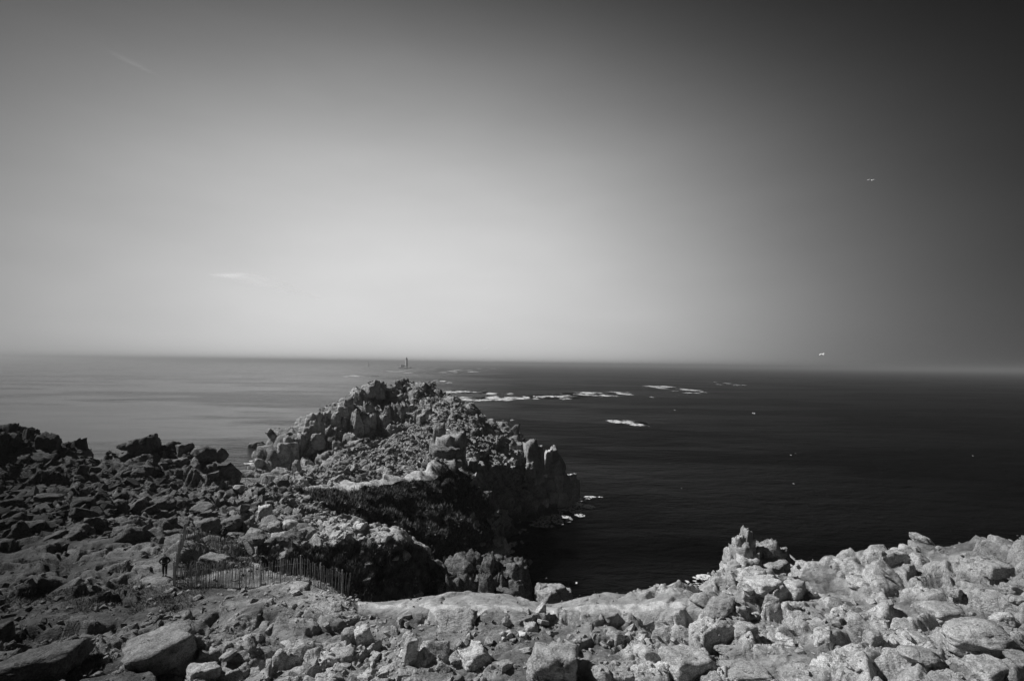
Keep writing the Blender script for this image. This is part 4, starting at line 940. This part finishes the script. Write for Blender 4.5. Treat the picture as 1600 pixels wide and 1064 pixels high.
# ------------------------------------------------------------------ gulls
FEATH = simple_mat('white_feathers', .78, .8, .06, 20); GREYF = simple_mat('grey_feathers', .35, .8, .06, 20); BEAK = simple_mat('beak', .3, .5, .05, 20)
def gull(px_, py_, d, rz, bank, label):
    q = P(px_, py_, d); root = empty('gull', tuple(q)); root.rotation_euler = (.45, bank, rz); tag(root, label, 'gull', 'gulls gliding over the sea')
    skinned('body', [(0, -.26, 0), (0, -.1, 0), (0, .08, .01), (0, .2, .04), (0, .27, .05)], [(0, 1), (1, 2), (2, 3), (3, 4)], [.03, .075, .085, .05, .045], FEATH, root, 1)
    MB().tube((0, .30, .05), (0, .37, .035), .014, 6, .004).build('beak', BEAK, root)
    V = [(-.05, -.42, 0), (.05, -.42, 0), (.03, -.2, .01), (-.03, -.2, .01), (-.06, -.42, .012), (.06, -.42, .012), (.03, -.2, .03), (-.03, -.2, .03)]
    link('tail', mesh_np('tail', np.array(V), np.array([(0,1,2,3),(7,6,5,4),(0,4,5,1),(1,5,6,2),(2,6,7,3),(3,7,4,0)]), FEATH), root)
    for s in (-1, 1):
        prof = [(.05, .10, -.12, .02), (.30, .16, -.10, .16), (.50, .12, -.10, .14), (.75, .0, -.14, .02), (.80, -.10, -.14, -.02)]
        V = []
        for x, a, c, z in prof: V += [(s*x, a, z+.012), (s*x, c, z+.006), (s*x, c, z-.002), (s*x, a, z-.012)]
        F = []
        for i in range(len(prof)-1):
            for k in range(4): F.append((i*4+k, i*4+(k+1) % 4, i*4+4+(k+1) % 4, i*4+4+k))
        w = link('wing', mesh_np('wing', np.array(V), np.array(F), FEATH, None, True), root)
gull(1362, 282, 100, R(-20), R(8), 'white gull high in the dark right sky')
gull(1285, 554, 95, R(15), R(-8), 'larger white gull just above the horizon at the right')
gull(760, 545, 190, R(15), R(-10), 'tiny white gull just above the horizon near the centre')
gull(1178, 646, 150, R(25), R(8), 'white gull low over the dark water right of the breakers')

# ------------------------------------------------------------------ clouds
def clouds():
    m, nt = newmat('cirrus'); b = NB(nt); co = b.n('ShaderNodeTexCoord').outputs['Object']; f = b.attr('fall')
    nz = b.noise(b.map(co, (.0006, .0025, .0025)), 1.0, 7, .55)
    a = b.math('MULTIPLY', b.ramp(b.math('ADD', nz, b.math('MULTIPLY', f, .9)), .55, 1.5), b.attr('dens'), clamp=True)
    tr = b.n('ShaderNodeBsdfTransparent'); mx = b.n('ShaderNodeMixShader'); b.put(mx.inputs[0], a); b.nt.links.new(tr.outputs[0], mx.inputs[1])
    tl = b.n('ShaderNodeBsdfTranslucent'); df = b.n('ShaderNodeBsdfDiffuse'); tl.inputs[0].default_value = df.inputs[0].default_value = (.95, .95, .95, 1)
    ms = b.n('ShaderNodeMixShader'); ms.inputs[0].default_value = .97; b.nt.links.new(tl.outputs[0], ms.inputs[1]); b.nt.links.new(df.outputs[0], ms.inputs[2])
    b.nt.links.new(ms.outputs[0], mx.inputs[2]); b.out(mx.outputs[0])
    def strip(pts, wpx, d, dens, label):
        pts = [P(a, c, d) for a, c in pts]; V = []; A = []; K = 9; n = 60
        C = np.array(pts); t = np.linspace(0, len(C)-1, n)
        cx = np.stack([np.interp(t, np.arange(len(C)), C[:, k]) for k in range(3)], -1)
        for _ in range(12): cx[1:-1] = (cx[:-2]+cx[1:-1]*2+cx[2:])/4
        w = wpx/FPX*d*1.1; wv = np.array([.1, .95, .33])*2.6
        for i in range(n):
            e = math.sin(math.pi*i/(n-1))**.8
            for k in range(K):
                u = k/(K-1)*2-1; V.append(cx[i]+wv*u*w*(.3+e)); A.append(max(0, 1-abs(u)**1.2)*e)
        c0 = cx.mean(0); i = np.arange(n*K).reshape(n, K); F = np.stack([i[:-1, :-1], i[1:, :-1], i[1:, 1:], i[:-1, 1:]], -1).reshape(-1, 4)
        o = link('cloud', mesh_np('cloud', np.array(V)-c0, F, m, {'fall': A, 'dens': np.full(len(A), dens)}), None, c0); o.visible_shadow = True
        tag(o, label, 'cloud')
    strip([(310,428),(370,430),(430,446),(510,470)], 10, 12000, .55, 'thin bright wisp of cloud low in the left sky')
    strip([(165,75),(205,98),(250,122)], 9, 14000, .18, 'very faint cloud streak high in the upper left sky')
clouds()

# ------------------------------------------------------------------ haze
def haze():
    m, nt = newmat('sea_haze'); b = NB(nt); v = b.n('ShaderNodeVolumePrincipled'); v.inputs['Color'].default_value = (.47, .47, .47, 1)
    v.inputs['Density'].default_value = .00016; v.inputs['Anisotropy'].default_value = 0.25
    b.nt.links.new(v.outputs[0], b.n('ShaderNodeOutputMaterial').inputs[1])
    x = 31000.; z0, z1 = -14., 96.
    V = np.array([(-x,-x,z0),(x,-x,z0),(x,x,z0),(-x,x,z0),(-x,-x,z1),(x,-x,z1),(x,x,z1),(-x,x,z1)])
    F = np.array([(0,3,2,1),(4,5,6,7),(0,1,5,4),(1,2,6,5),(2,3,7,6),(3,0,4,7)])
    tag(link('haze', mesh_np('haze', V, F, m, None, False)), 'pale sea haze softening the horizon', None, None, 'stuff')
haze()
